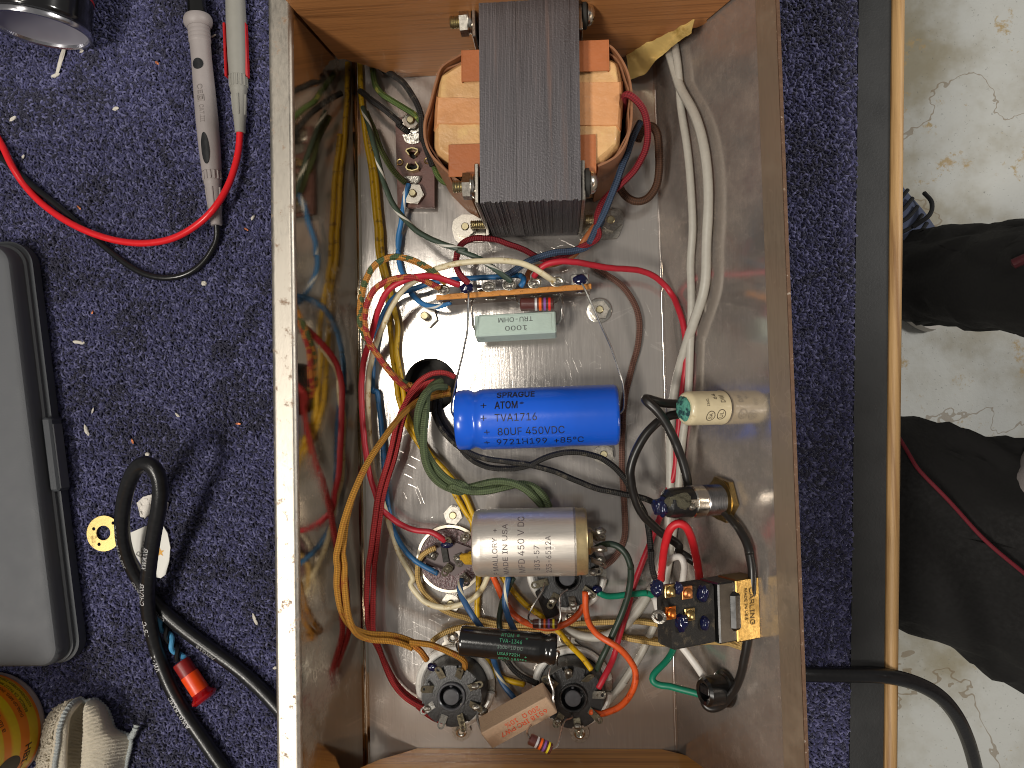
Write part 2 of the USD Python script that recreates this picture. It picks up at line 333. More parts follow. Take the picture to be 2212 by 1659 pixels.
# carpet loops: little bent yarns, each with its own turn, lean and size
def loop_mesh(k):
    r = np.random.default_rng(k); t = np.linspace(0, np.pi, 7)
    p = np.column_stack([np.cos(t) * (.75 + .25 * r.random()), np.sin(t * 2) * .25 * r.standard_normal(), np.sin(t) * (1.5 + .5 * r.random())]); return tube(p, .42 + .1 * r.random(), 6)
tints = [(40, 40, 66), (54, 54, 90), (72, 72, 112), (96, 96, 134), (38, 37, 56)]
pi = UsdGeom.PointInstancer.Define(stage, '/World/workbench/carpet_pile'); tag(pi.GetPrim(), 'short looped blue carpet yarns', None, None, 'stuff')
protos = []
for k, c in enumerate(tints):
    g = G(); oi = g.add('object_info'); pos = g.add('geometry', 'position')
    nn = g.math('multiply_add', f'{oi}.random', .5, g.math('multiply', g.noise(pos, 15, 4, .6), .7)); cc = np.array(lin(c))
    m_ = g.done(f'carpet_yarn_{k}', principled(g, base_color=g.mixc(nn, tuple(cc * .55), tuple(cc * 1.35)), roughness=.75, sheen_weight=.6, sheen_roughness=.4, sheen_tint=(.7, .72, 1.0)))
    lm = loop_mesh(k); lm.vertices *= .001
    usdkit.mesh(stage, f'/World/workbench/carpet_pile/yarn_{k}', lm, m_, smooth=True); protos.append(f'/World/workbench/carpet_pile/yarn_{k}')
pi.CreatePrototypesRel().SetTargets([Sdf.Path(p) for p in protos])
def grid_pts(x0, x1, y0, y1, s):
    X, Y = np.meshgrid(np.arange(x0, x1, s), np.arange(y0, y1, s)); p = np.column_stack([X.ravel(), Y.ravel()]); return p + rng.uniform(-.45, .45, p.shape) * s
cp = np.vstack([grid_pts(-330, -95, -235, 265, 1.22), grid_pts(-330, -95, -235, 265, 1.9), grid_pts(62, 190, -235, 265, 1.22)])
nrm = np.array([a0[1] - b0[1], b0[0] - a0[0]]); nrm = nrm / np.linalg.norm(nrm); nrm = nrm if nrm[0] > 0 else -nrm
cp = cp[(cp - a0[:2]) @ nrm < -.6]; N_ = len(cp)
hz = BENCH - 2.4 + rng.uniform(-.5, .5, N_) + 1.0 * (meshkit.fbm(np.column_stack([cp / 9, np.zeros(N_)]), 3) - .5)
pi.CreatePositionsAttr(Vt.Vec3fArray.FromNumpy(((np.column_stack([cp, hz]) - BASE['/World/workbench']) * .001).astype(np.float32)))
qs = []
yaw, tip, az = rng.uniform(0, 2 * np.pi, N_), np.abs(rng.normal(.35, .4, N_)), rng.uniform(0, 2 * np.pi, N_)
w_ = np.cos(yaw / 2); zq = np.sin(yaw / 2); tw, tx, ty = np.cos(tip / 2), np.sin(tip / 2) * np.cos(az), np.sin(tip / 2) * np.sin(az)
Q_ = np.column_stack([tw * w_, tx * w_ + ty * zq, ty * w_ - tx * zq, tw * zq])
pi.CreateOrientationsAttr(Vt.QuathArray([Gf.Quath(float(q[0]), float(q[1]), float(q[2]), float(q[3])) for q in Q_]))
pi.CreateScalesAttr(Vt.Vec3fArray.FromNumpy((rng.uniform(.8, 1.25, (N_, 1)) * np.ones((1, 3))).astype(np.float32)))
patch = meshkit.fbm(np.column_stack([cp / 26, np.zeros(N_)]), 4, 3); pr_ = rng.random(N_)
idx = np.where(pr_ < .26, 0, np.where(pr_ < .56, 1, np.where(pr_ < .8, 2, np.where(pr_ < .93, 3, 4)))); idx = np.where((patch < .42) & (rng.random(N_) < .5), 4, idx)
pi.CreateProtoIndicesAttr(Vt.IntArray.FromNumpy(idx.astype(np.int32)))

g = G(); pos = g.add('geometry', 'position')
b1 = g.noise(pos, 5, 6, .6); b2 = g.noise(pos, 11, 6, .72); b3 = g.noise(pos, 120, 5, .7)
c = g.mixc(g.step(b1, .42, .66), lin((192, 193, 188)), lin((150, 142, 120)))
worn = g.step(g.math('add', g.math('multiply', b2, .75), g.math('multiply', b3, .25)), .565, .63)
c = g.mixc(worn, c, g.mixc(b3, lin((190, 158, 118)), lin((150, 138, 96))))
spk = g.step(g.noise(pos, 260, 3, .6), .66, .7); c = g.mixc(g.math('multiply', spk, .6), c, lin((110, 112, 106)))
crk = g.math('less_than', g.math('absolute', g.math('subtract', g.noise(pos, 2.1, 6, .55, None, .4), .5)), .002); c = g.mixc(g.math('multiply', crk, .6), c, lin((120, 100, 70)))
CONCRETE = g.done('painted_concrete', principled(g, base_color=c, roughness=.55, normal=g.add('bump', 'normal', height=b3, strength=.25, distance=.002)))
tag(part('concrete_floor', box((300, 0, FLOOR - 20), (5000, 5000, 40)), CONCRETE), kind='structure')

# ================================================================== the amplifier chassis
def fillet(p, r, n=6):
    p = [np.array(q, float) for q in p]; out = [p[0]]
    for a, b, c in zip(p[:-2], p[1:-1], p[2:]):
        u, v = (a - b) / np.linalg.norm(a - b), (c - b) / np.linalg.norm(c - b); th = math.acos(np.clip(np.dot(u, v), -1, 1)); t = r / math.tan(th / 2)
        s0, s1 = b + u * t, b + v * t; cen = b + (u + v) / np.linalg.norm(u + v) * r / math.sin(th / 2)
        a0_, a1_ = math.atan2(*(s0 - cen)[::-1]), math.atan2(*(s1 - cen)[::-1]); d = (a1_ - a0_ + math.pi) % (2 * math.pi) - math.pi
        out += [cen + r * np.array([math.cos(a0_ + d * i / n), math.sin(a0_ + d * i / n)]) for i in range(n + 1)]
    return out + [p[-1]]
def bent(profile, y0, y1, th=1.2):
    """A folded sheet: the profile in x, z with its thickness on the far side of the path's left, drawn out along y."""
    pl = sg.LineString(profile).buffer(th / 2, cap_style=2, join_style=1)
    m = prism(pl, 0, y1 - y0); v = np.asarray(m.vertices); m.vertices = np.column_stack([v[:, 0], y0 + v[:, 2], v[:, 1]]); m.invert(); return m
Y0, Y1 = -178, 186
FLOORM = metal_sheet('aluminium_floor', (192, 186, 180), .10, .17, .12, dust=(120, 104, 84), dust_at=(.6, .85), dust_scale=26, met=.62)
LWALL = metal_sheet('dusty_side_wall', (190, 180, 164), .04, .1, .12, dust=(96, 72, 42), dust_at=(.52, .80), dust_scale=17, aniso=(1, .1, 1), relief=.03)
RWALL = metal_sheet('tarnished_side_wall', (188, 180, 174), .07, .15, .12, dust=(152, 130, 108), dust_at=(.42, .9), dust_scale=15, aniso=(1, .1, 1), met=.76, relief=.04)
LFL = metal_sheet('pitted_flange', (184, 177, 166), .34, .55, .25, dust=(138, 108, 82), dust_at=(.56, .7), dust_scale=230, aniso=(1, .3, 1))
RFL = metal_sheet('brown_flange', (160, 144, 126), .3, .45, .15, dust=(128, 108, 88), dust_at=(.5, .8), dust_scale=40, aniso=(1, .1, 1), met=.6)
ch = thing('amplifier_chassis', (0, 0, 0), 'open aluminium amplifier chassis with one bright and one brown flange and wooden ends', 'chassis')
hole_c = P('G', 1440, 1485, 0)
fl = sg.box(XL + 1.6, Y0, XR - 1.0, Y1)
for c_, r_ in ((hole_c, 11.4), (P('b', 640, 540, 0), 12.2), (P('e', 540, 800, 0), 13.2), (P('U', 872, 850, 0), 13.2), (P('M', 1010, 190, 0), 13.2)): fl = fl.difference(sg.Point(c_[0], c_[1]).buffer(r_, 24))
part('hole_cover', cyl(hole_c - (0, 0, 16), hole_c - (0, 0, 14), 14, 32), DARK_FIBRE, ch); part('hole_sleeve', place(lathe([(11.5, -14), (12.2, -14), (12.2, -1.4), (11.5, -1.4), (11.5, -14)], 40), hole_c * (1, 1, 0)), DARK_FIBRE, ch)
part('floor_panel', prism(fl, -1.2, 0), FLOORM, ch, smooth=False)
w1 = fillet([(XL + 1.6, -.6), (XL - .6, -.6), (XL - .6 - AL, H - 2.2)], 1.5)
part('side_wall', bent(w1, Y0, Y1), LWALL, ch, label='dusty mirror-like upright side wall')
w2 = fillet([(XL - .6 - AL, H - 2.15), (XL - .6 - AL - .25, H - .6), (XL - AL - 8.2, H - .6), (XL - AL - 8.2, H - 6)], 1.1)
part('flange', bent(w2, Y0, Y1), LFL, ch, label='bright pitted flange')
w3 = fillet([(XR - 1.0, -.6), (XR + .6, -.6), (XR + .6 + AR, H - 1.6)], 1.8)
part('side_wall', bent(w3, Y0, Y1), RWALL, ch, label='leaning tarnished side wall')
w4 = [(XR + .62 + AR, H - 1.5), (XR + .6 + AR + 4.3, H + 7.6)]
part('flange', bent(w4, Y0, Y1), RFL, ch, label='brown upturned lip')
part('lip_edge', bent([(XR + AR + 4.2, H + 8.25), (XR + AR + 5.3, H + 8.25)], Y0, Y1, .8), mat('rusty_edge', (110, 84, 66), .55, .5, .35, 500, .3, 900, dirt=(176, 164, 150), dirt_at=(.62, .7), ds=500), ch)
# wooden ends, each with raised, ragged lower corners, in front of a plain board that carries the chassis
WOODT = wood('reddish_end_wood', (190, 130, 78), (122, 78, 42), 'x', .42, 950, (.42, .78))
WOODB = wood('honey_end_wood', (222, 160, 80), (152, 92, 36), 'x', .4, 330, (.46, .62))
def end_board(prof, y, out, m_):
    p = sg.Polygon(prof); t = 7.0; q = prism(p, 0, t); v = np.asarray(q.vertices); q.vertices = np.column_stack([v[:, 0], y + out * v[:, 2], v[:, 1]])
    if out > 0: q.invert()
    part('wooden_end', q, m_, ch, smooth=20)
def ragged(a, b, n, amp):
    t = np.linspace(0, 1, n)[1:-1]; p = np.outer(1 - t, a) + np.outer(t, b); p[:, 1] += rng.uniform(-amp, amp, len(t)); return [tuple(x) for x in p]
def lw(z): return XL - AL * z / H + .5
def rw(z): return XR + AR * z / H - .5
TOPZ = 96
def yz(k, x, y, Y): p = on_plane(k, x, y, (0, Y, 0), (0, 1, 0)); return (p[0], max(p[2], .3))
rt = [yz('E', x, y, YT) for x, y in ((1080, 372), (1250, 330), (1400, 260), (1530, 190), (1640, 150))]
lt = [yz('D', x, y, YT) for x, y in ((590, 385), (700, 420), (790, 445), (920, 480))]
lt[-1] = (lt[-1][0], .3)
prof = [(lw(TOPZ), TOPZ), (lw(lt[0][1]), lt[0][1])] + [x for a, b in zip(lt[:-1], lt[1:]) for x in [a] + ragged(a, b, 7, .5)] + [lt[-1], (rt[0][0] - 3, .3)] + [x for a, b in zip(rt[:-1], rt[1:]) for x in [a] + ragged(a, b, 9, .45)] + [rt[-1], (rw(rt[-1][1] + 2), rt[-1][1] + 2), (rw(TOPZ), TOPZ)]
end_board(prof, YT, 1, WOODT)
rb = [yz('N', x, y, YB) for x, y in ((330, 1541), (460, 1570), (560, 1605), (690, 1659))]; lb = [yz('L', x, y, YB) for x, y in ((860, 1650), (1000, 1590), (1110, 1560), (1300, 1500))]
prof = [(lw(TOPZ), TOPZ), (lw(lb[0][1] + 6), lb[0][1] + 6)] + lb[:-1] + [(lb[-1][0], .3), (rb[0][0], .3)] + rb[1:] + [(rw(rb[-1][1] + 26), rb[-1][1] + 26), (rw(TOPZ), TOPZ)]
end_board(prof, YB, -1, WOODB)
part('end_board', box((-12, YT + 22, 5), (150, 14, 180), ch=1), WOODT, ch); part('end_board', box((-12, YB - 22, 5), (150, 14, 180), ch=1), WOODB, ch)

def nut_on_stud(o, af=7.6, h=2.6, stud=1.6, sl=5.5, washer=None, turn=0.0, m_=STEEL, name='nut', parent=ch):
    c, s = math.cos(turn), math.sin(turn); R = np.array([[c, -s, 0], [s, c, 0], [0, 0, 1]]); o = np.asarray(o, float)
    z = 0
    if washer: part('washer', place(lathe([(stud, 0), (washer - .3, 0), (washer, .2), (washer, .7), (washer - .3, .9), (stud, .9)], 32), o), NICKEL, parent); z = .9
    n = part(name, place(hexnut(af, h, stud * .98), o + (0, 0, z), R), m_, parent)
    part('stud', thread(o + (0, 0, -1), o + (0, 0, z + sl), stud, .6), THREAD, n)
nut_on_stud(P('G', 1418, 936, 0), 8.0, 3, 1.7, 8, None, .25)
nut_on_stud(P('H', 1368, 878, 0), 7.2, 2.4, 1.6, 3.4, 5.3, .6)
nut_on_stud(P('T', 988, 668, 0), 7.4, 2.4, 1.6, 3.4, None, .4)
nut_on_stud(P('I', 1630, 1092, 0), 7.0, 2.4, 1.6, 3, None, .3)
nut_on_stud(P('J', 1402, 700, 0), 7.6, 2.6, 1.6, 3, None, .1)
def blob(o, r, sx=1, sy=1, sz=1, seed=0, lump=.25):
    m = trimesh.creation.icosphere(3, 1.0); v = np.asarray(m.vertices); v = v * (1 + lump * (meshkit.fbm(v * 1.6 + seed * 7.3, 3) - .5) * 2)[:, None]
    m.vertices = v * r * np.array([sx, sy, sz]) + np.asarray(o, float); return m
# ================================================================== the transformer
ZT = 56.0
LF, RF, LB, RB = P('E', 150, 1325, ZT), P('E', 803, 1293, ZT), P('E', 124, -30, ZT), P('E', 783, -45, ZT)
ex = (RF - LF + RB - LB); ex /= np.linalg.norm(ex); ey = (LB - LF + RB - RF); ey -= ex * np.dot(ex, ey); ey /= np.linalg.norm(ey); ez = np.array([0, 0, 1.0])
TR = np.column_stack([ex, ey, ez]); cw = (np.linalg.norm(RF - LF) + np.linalg.norm(RB - LB)) / 2; cl = np.linalg.norm((LB + RB - LF - RF) / 2)
tr = thing('transformer', LF * (1, 1, 0), 'big laminated iron transformer with orange paper coils at the top of the chassis', 'transformer')
IRON = mat('lamination_iron', (106, 103, 106), .42, .7, .3, 240, .2, 1500, dirt=(116, 82, 62), dirt_at=(.54, .84), ds=60, stretch=(4, .15, 1))
sheets = []; ns = 74
for i in range(ns):
    x = (i + .5) * cw / ns; dz, dy = rng.normal(0, .09), rng.normal(0, .16) + (.35 if (i // 4) % 2 else 0)
    sheets.append(place(trimesh.creation.box((cw / ns * .92, cl, ZT - 6)), LF + ex * x + ey * (cl / 2 + dy) - ez * (ZT / 2 - dz) + ez * 3.0 - ez * 0, TR))
part('lamination_stack', join(*sheets), IRON, tr, smooth=False, kind='stuff')
part('core_frame', place(trimesh.creation.box((cw - .7, cl - 1.2, ZT - 1.6)), LF + ex * cw / 2 + ey * cl / 2 - ez * (ZT / 2), TR), IRON, tr, smooth=False)
PAPER = mat('orange_coil_paper', (216, 170, 116), .5, 0, .3, 90, .9, 260, dirt=(224, 186, 124), dirt_at=(.5, .68), ds=70, coat=.25)
TAPE = mat('orange_tape', (212, 152, 102), .42, 0, .22, 110, .7, 300, coat=.3)
TAB = mat('brown_tab_paper', (176, 104, 60), .5, 0, .15, 150, .3, 500)
SHELL = mat('brown_shell_paper', (140, 94, 62), .6, 0, .25, 160, .4, 600)
def coil(pl_, band, shell):
    p = sg.Polygon([P(k, x, y, 46)[:2] for k, x, y in pl_]).buffer(0); rim = np.array(p.exterior.coords)
    top = np.array(p.buffer(-2.0).exterior.coords)
    for _ in range(1):
        q = m3.Manifold.hull_points(np.vstack([np.column_stack([rim, np.full(len(rim), 3.0)]), np.column_stack([rim, np.full(len(rim), 43.5)]), np.column_stack([top, np.full(len(top), 46.3)])])).refine_to_length(1.6)
    m = arr(q); v = np.asarray(m.vertices); n = meshkit.fbm(v / 5.0, 3) - .5; m.vertices = v + n[:, None] * 1.8 * np.where(v[:, 2:3] > 40, 1, .3) * np.array([.3, .3, 1.0])
    part('coil', m, PAPER, tr, smooth=50)
    b = sg.Polygon([P(k, x, y, 46)[:2] for k, x, y in band]); s = p.buffer(.25).intersection(b)
    rim = np.array(s.exterior.coords); top = np.array(s.buffer(-1.6).exterior.coords)
    m = arr(m3.Manifold.hull_points(np.vstack([np.column_stack([rim, np.full(len(rim), 3.0)]), np.column_stack([rim, np.full(len(rim), 44.0)]), np.column_stack([top, np.full(len(top), 46.9)])])).refine_to_length(2.0)); v = np.asarray(m.vertices)
    m.vertices = v + (meshkit.fbm(v / 6.0 + 9, 3) - .5)[:, None] * np.array([.2, .2, .7]); part('tape_band', m, TAPE, tr, smooth=50)
    sp = spline([np.append(P(k, x, y, 47)[:2], 0) for k, x, y in shell], .8); sp = sp + np.column_stack([np.zeros((len(sp), 2)), np.zeros(len(sp))])
    m = prism(sg.LineString(sp[:, :2]).buffer(.38, cap_style=2), .6, 47.2); part('paper_shell', m, SHELL, tr, smooth=40)
    sp2 = sp.copy(); c0 = np.array(p.centroid.coords[0]); sp2[:, :2] += (c0 - sp2[:, :2]) * (.055 + .02 * np.sin(np.arange(len(sp)) * .4))[:, None]
    part('paper_shell', prism(sg.LineString(sp2[:, :2]).buffer(.3, cap_style=2), .6, 44.5), SHELL, tr, smooth=40)
coil([('D', *q) for q in ((1520, 360), (1400, 372), (1290, 425), (1210, 475), (1192, 540), (1180, 700), (1172, 860), (1172, 960), (1190, 1005), (1285, 1062), (1400, 1110), (1520, 1110))],
     [('D', *q) for q in ((1120, 612), (1560, 624), (1560, 838), (1120, 842))],
     [('D', *q) for q in ((1400, 330), (1330, 370), (1225, 440), (1190, 530), (1150, 680), (1115, 800), (1120, 920), (1158, 1010), (1240, 1100), (1310, 1165), (1390, 1215))])
coil([('E', *q) for q in ((740, 420), (870, 380), (1000, 366), (1050, 400), (1080, 500), (1085, 640), (1070, 830), (1064, 945), (1000, 1010), (918, 1076), (740, 1090))],
     [('E', *q) for q in ((740, 516), (1180, 516), (1180, 846), (740, 850))],
     [('E', *q) for q in ((900, 290), (995, 300), (1062, 372), (1112, 470), (1136, 580), (1140, 700), (1132, 830), (1102, 930), (1050, 1010), (985, 1055), (920, 1085))])
for k, x0, x1, y0, y1 in (('D', 1358, 1500, 332, 530), ('D', 1275, 1500, 948, 1150), ('E', 760, 990, 272, 462), ('E', 770, 905, 884, 1130)):
    a, b = P(k, x0, y0, 47.4), P(k, x1, y1, 47.4); c = (a + b) / 2; sx, sy = abs(b[0] - a[0]), abs(b[1] - a[1])
    t = box(c + (0, 0, .2), (sx, sy, .5), TR, .15); side = -1 if k == 'D' else 1
    t2 = box(c + ex * side * sx / 2 * 1.0 - ez * 7, (.6, sy, 15), TR, .15); part('paper_tab', join(t, t2), TAB, tr)
def tbolt(kl, xl, yl, kr, xr, yr, z):
    a, b = P(kl, xl, yl, z), P(kr, xr, yr, z)         # where the plates meet the core, left and right
    X = (b - a) / np.linalg.norm(b - a); Fx = frame(X, (0, 0, 1))
    for o, s in ((a, -1), (b, 1)): part('bracket_plate', box(o + X * s * .8 - ez * (z + 4 - (z + 4) / 2 - 4 + .2) * 1.0, (1.5, 14.5 if z > 20 else 9, z + 4 - .5), np.column_stack([X, np.cross(ez, X), ez]), .3), STEEL, tr)
    part('lock_washer', place(lathe([(2.2, 0), (4.2, 0), (4.4, .5), (4.2, 1.0), (2.2, 1.0)], 20), a - X * 2.6, frame(X, (0, 0, 1))), NICKEL, tr)
    part('nut', place(hexnut(8.6, 3.3, 0, .5), a - X * 6.0, Fx), STEEL, tr)
    part('bolt_thread', thread(a - X * 9.8, a - X * 5.8, 2.3, .8), THREAD, tr)
    part('fibre_washer', cyl(b + X * 1.6, b + X * 3.2, 5.2, 28, .3), DARK_FIBRE, tr)
    prof = [(0, 0), (4.0, 0), (4.2, .5), (3.9, 1.4), (3.0, 2.3), (1.8, 2.8), (0, 3.0)]
    hd = arr(m3.Manifold(m3.Mesh(*(lambda q: (np.asarray(q.vertices, np.float32), np.asarray(q.faces, np.uint32)))(lathe(prof, 28)))) - m3.Manifold.cube((10, .9, 2), True).translate((0, 0, 3.0)))
    part('bolt_head', place(hd, b + X * 3.2, frame(X, (0, .4, 1))), NICKEL, tr)
tbolt('E', 128, 138, 'E', 788, 95, 48); tbolt('E', 148, 1215, 'E', 806, 1195, 48)
def small_bolt(k, x, y, k2, x2, y2, z):
    a, b = P(k, x, y, z), P(k2, x2, y2, z); part('bolt_thread', thread(a, b, 1.9, .8), THREAD, tr)
small_bolt('E', 88, 1470, 'E', 190, 1466, 7); small_bolt('E', 838, 1432, 'E', 890, 1430, 8)
part('bracket_plate', box((P('E', 205, 1470, 6) + P('E', 160, 1500, 6)) / 2 + ex * 1.5, (1.6, 10, 12), TR, .3), STEEL, tr)
def foot(k, poly, hole):
    p = sg.Polygon([P(k, x, y, 1.3)[:2] for x, y in poly]); p = p.buffer(-1.6).buffer(1.6); part('mounting_foot', prism(p, .15, 1.4), STEEL, tr)
    nut_on_stud(P(k, *hole, 1.4), 8.2, 3, 1.7, 3.6, None, .2, STEEL, 'nut', tr)
foot('H', ((250, 92), (420, 95), (440, 240), (440, 315), (215, 320), (185, 290), (165, 215), (175, 140)), (280, 205))
foot('H', ((1180, 60), (1535, 50), (1568, 90), (1560, 180), (1520, 285), (1210, 305)), (1458, 150))

# ================================================================== sockets
def lug(o, ang, tilt, L=6.5, w=2.6, hole=.7, twist=0.0):
    p = sg.box(0, -w / 2, L - w / 2, w / 2).union(sg.Point(L - w / 2, 0).buffer(w / 2, 10))
    if hole: p = p.difference(sg.Point(L - w * .55, 0).buffer(hole, 8))
    q = prism(p, -.22, .22); R = rotm(0, 0, ang) @ rotm(0, -tilt, 0) @ rotm(twist, 0, 0); return place(q, o, R)
def rivet(o): return place(lathe([(0, .9), (.8, .9), (.8, .3), (1.0, .3), (1.2, .9), (1.6, 1.05), (2.2, .7), (2.4, 0), (0, 0)], 24), o)
def octal(o, zt, ears, label, hub=True, turn=.3, clean=True, blue=(), skip=()):
    o = np.asarray(o, float); t = thing('tube_socket', o, label, 'tube socket')
    p = sg.Point(0, 0).buffer(16.2, 40)
    for a in ears:
        e = np.array([math.cos(a), math.sin(a)]) * 19.2; p = p.union(sg.Point(*e).buffer(3.9, 16)).union(sg.MultiPoint([tuple(e * .55 + np.array([-e[1], e[0]]) * .42), tuple(e * .55 - np.array([-e[1], e[0]]) * .42), tuple(e)]).convex_hull.buffer(1.6))
    part('saddle_plate', place(prism(p.difference(sg.Point(0, 0).buffer(12.6, 30)), .1, 1.0), o), STEEL, t)
    for a in ears: part('rivet', place(rivet((math.cos(a) * 19.2, math.sin(a) * 19.2, 1.0)), o), NICKEL, t)
    part('retaining_ring', place(tube(np.column_stack([np.cos(np.linspace(.2, 6.1, 70)) * 15.0, np.sin(np.linspace(.2, 6.1, 70)) * 14.9, np.full(70, 2.4)]), 1.6, 10), o), mat('white_ring_metal', (232, 230, 224), .3, .15, .12, 500, dirt=(110, 96, 80), dirt_at=(.6, .8), ds=300), t)
    a = np.linspace(0, 2 * np.pi, 129)[:-1]; rr = 12.0 - 2.4 * (np.cos((a - turn) * 8) > .25); star = sg.Polygon(np.column_stack([np.cos(a) * rr, np.sin(a) * rr])).buffer(.4).buffer(-.4).difference(sg.Point(0, 0).buffer(4.9, 24))
    part('body', place(join(lathe([(4.9, .5), (13.3, .5), (13.3, 5), (12.2, zt - 5), (11.9, zt - 2.2), (4.9, zt - 2.2), (4.9, .5)], 48), prism(star, zt - 2.3, zt - .6)), o), BAKELITE, t)
    hm = mat('socket_hub', (70, 71, 75), .26, 0, .2, 700)
    part('hub', place(lathe([(5.0, zt - .8), (5.6, zt - .7), (5.6, zt + .3), (5.3, zt + .6), (5.0, zt + .6), (4.6, zt + .3), (4.5, zt - 8), (0, zt - 8.0)], 40), o), hm if clean else BAKELITE, t)
    part('centre_pin', place(join(lathe([(0, zt - 8), (3.2, zt - 8), (3.2, zt + .4), (2.9, zt + .7), (0, zt + .75)], 32), box((0, 4.1, zt - .3), (1.1, .9, 1.6), ch=.3)), o), hm, t)
    for k in range(8):
        an = turn + k * math.pi / 4; e = np.array([math.cos(an), math.sin(an), 0])
        if k in skip: continue
        part('lug', lug(o + e * 7.8 + (0, 0, zt - .5), an, rng.uniform(.2, .9), rng.uniform(5.4, 7.4), 2.8, .75, rng.normal(0, .3)), DULL_LUG if rng.random() < .6 else SOLDER, t)
        if rng.random() < .6: part('solder_joint', blob(o + e * 10.6 + (0, 0, zt + 1.0), 1.35, 1.2, .9, .8, k), SOLDER, t)
    for bx in blue: part('blue_lacquer', blob(np.array(bx), 1.7, 1.2, 1.0, .8, 3), BLUE_LACQUER, t)
    return t
octal(P('e', 545, 805, 1), 15, (-1.48, 1.62), 'octal tube socket under the twisted mustard cloth wires, blue lacquer dab on its rim', blue=(P('e', 285, 625, 15.5),), turn=.42)
octal(P('U', 872, 852, 1), 15, (-1.45, 1.7), 'dirty octal tube socket touched by the orange wire end and sand resistor', clean=False, turn=.15, blue=())
octal(P('M', 1010, 185, 1), 13, (-1.5, 1.65), 'octal tube socket mostly hidden beneath the silver capacitor can', clean=False, turn=.2, blue=(P('M', 1238, 325, 14),))
# the brown wafer socket
oc = P('b', 640, 545, 1); ws = thing('wafer_socket', oc, 'round brown wafer tube socket with cross-hatched face left of the silver can', 'tube socket')
part('mounting_ring', place(lathe([(12.7, 0), (14.0, 0), (14.2, .6), (14.0, 1.3), (12.9, 1.4), (12.7, .8)], 56), oc), mat('pale_ring', (226, 216, 196), .35, .6, .12, 500), ws)
g = G(); pos = g.add('geometry', 'position'); hx = g.add('voronoi_texture', 'distance', vector=g.add('mapping', 'vector', vector=pos, rotation=(0, 0, .5), scale=(1, 1, 0)), scale=1300)
WAFER = g.done('hatched_wafer', principled(g, base_color=g.mixc(hx, lin((58, 38, 38)), lin((126, 98, 100))), roughness=.38, normal=g.add('bump', 'normal', height=hx, strength=.5, distance=.0004)))
part('wafer', place(prism(sg.Point(0, 0).buffer(12.5, 40).difference(sg.Point(-3.5, 1.5).buffer(2.0, 12)), 0, 2.2), oc), WAFER, ws, smooth=False)
part('contact_plate', prism(sg.Polygon([P('b', x, y, 3.6)[:2] for x, y in ((330, 430), (500, 300), (720, 330), (960, 420), (960, 620), (700, 780), (480, 660), (300, 640))]).buffer(.5), 3.2, 4.6), mat('brown_wafer_plate', (76, 54, 54), .4, 0, .25, 500), ws)
for x, y, an, z in ((375, 500, 2.6, 5), (600, 320, 1.2, 6), (850, 250, 1.0, 5.5), (600, 700, -2.2, 6), (850, 840, -.9, 5.5), (760, 560, -1.2, 5.5)):
    p = P('b', x, y, z); e = np.array([math.cos(an), math.sin(an), 0])
    part('lug', join(lug(p - e * 2, an, .5, 5.5, 3.0, .8), blob(p, 1.9, 1.1, .85, .7, x)), SOLDER if x != 600 else DULL_LUG, ws)
part('black_tape', box(P('b', 560, 480, 5), (2.6, 7, .8), rotm(0, 0, .15), .2), DARK_FIBRE, ws)
part('blue_lacquer', blob(P('b', 590, 350, 7), 1.6, 1.6, .8, .6, 4), mat('dark_lacquer', (20, 24, 58), .2, 0, .2), ws)
part('frayed_insulation', blob(P('b', 900, 540, 8), 2.4, 1.4, 1.0, .7, 8, .5), mat('frayed_yellow', (190, 148, 30), .9, 0, .4, 900, .6, 2500), ws)
part('orange_insulation', cyl(P('b', 835, 575, 7), P('b', 960, 590, 7.5), .8, 10, .2), mat('orange_stub', (232, 110, 60), .5), ws)

# ================================================================== the connector board
pl = [P('g', x, y, 5) for x, y in ((392, 232), (735, 210), (1000, 1535), (420, 1520))]
BA = pl[0]; bx = pl[2] * 0 + (pl[1] - pl[0]); bx /= np.linalg.norm(bx)
cb = thing('connector_board', (pl[0] + pl[2]) / 2 * (1, 1, 0), 'small brown connector board with two clip sockets left of the transformer', 'connector board')
BOARD = mat('brown_board', (104, 74, 68), .42, 0, .25, 900, .2, 2500, dirt=(92, 62, 50), dirt_at=(.5, .7), ds=120)
tl, trr, br, bl = P('g', 392, 232, 5), P('g', 960, 215, 5), P('g', 958, 1535, 5), P('g', 425, 1535, 5)
part('board', prism(sg.Polygon([q[:2] for q in (tl, trr, br, bl)]).difference(sg.Polygon([P('g', x, y, 5)[:2] for x, y in ((570, 730), (700, 730), (720, 800), (660, 840), (600, 800))])).difference(sg.Polygon([P('g', x, y, 5)[:2] for x, y in ((560, 900), (700, 900), (715, 950), (690, 1000), (580, 990))])).buffer(.01), 2.6, 5), BOARD, cb, smooth=False)
part('spacer', prism(sg.Polygon([q[:2] for q in (tl, trr, br, bl)]).buffer(-1.2), .1, 2.6), DARK_FIBRE, cb)
for x, y, z in ((640, 320, 5), (665, 1360, 5)):
    nut_on_stud(P('g', x, y, z), 8.0 if y > 500 else 6.2, 2.5, 1.6, 4.0, 4.7 if y < 500 else None, .4, STEEL, 'nut', cb)
for q in (((590, 768), (546, 714), (560, 690), (630, 666), (712, 690), (710, 722), (670, 768)), ((572, 890), (545, 950), (560, 980), (632, 1000), (715, 975), (722, 940), (680, 872))):
    ln = np.array([P('g', x, y, 8)[:2] for x, y in q]); part('clip_socket', prism(sg.LineString(ln).buffer(.22, cap_style=2), 3, 8), mat('pale_brass', (216, 202, 150), .3, .9, .1), cb)
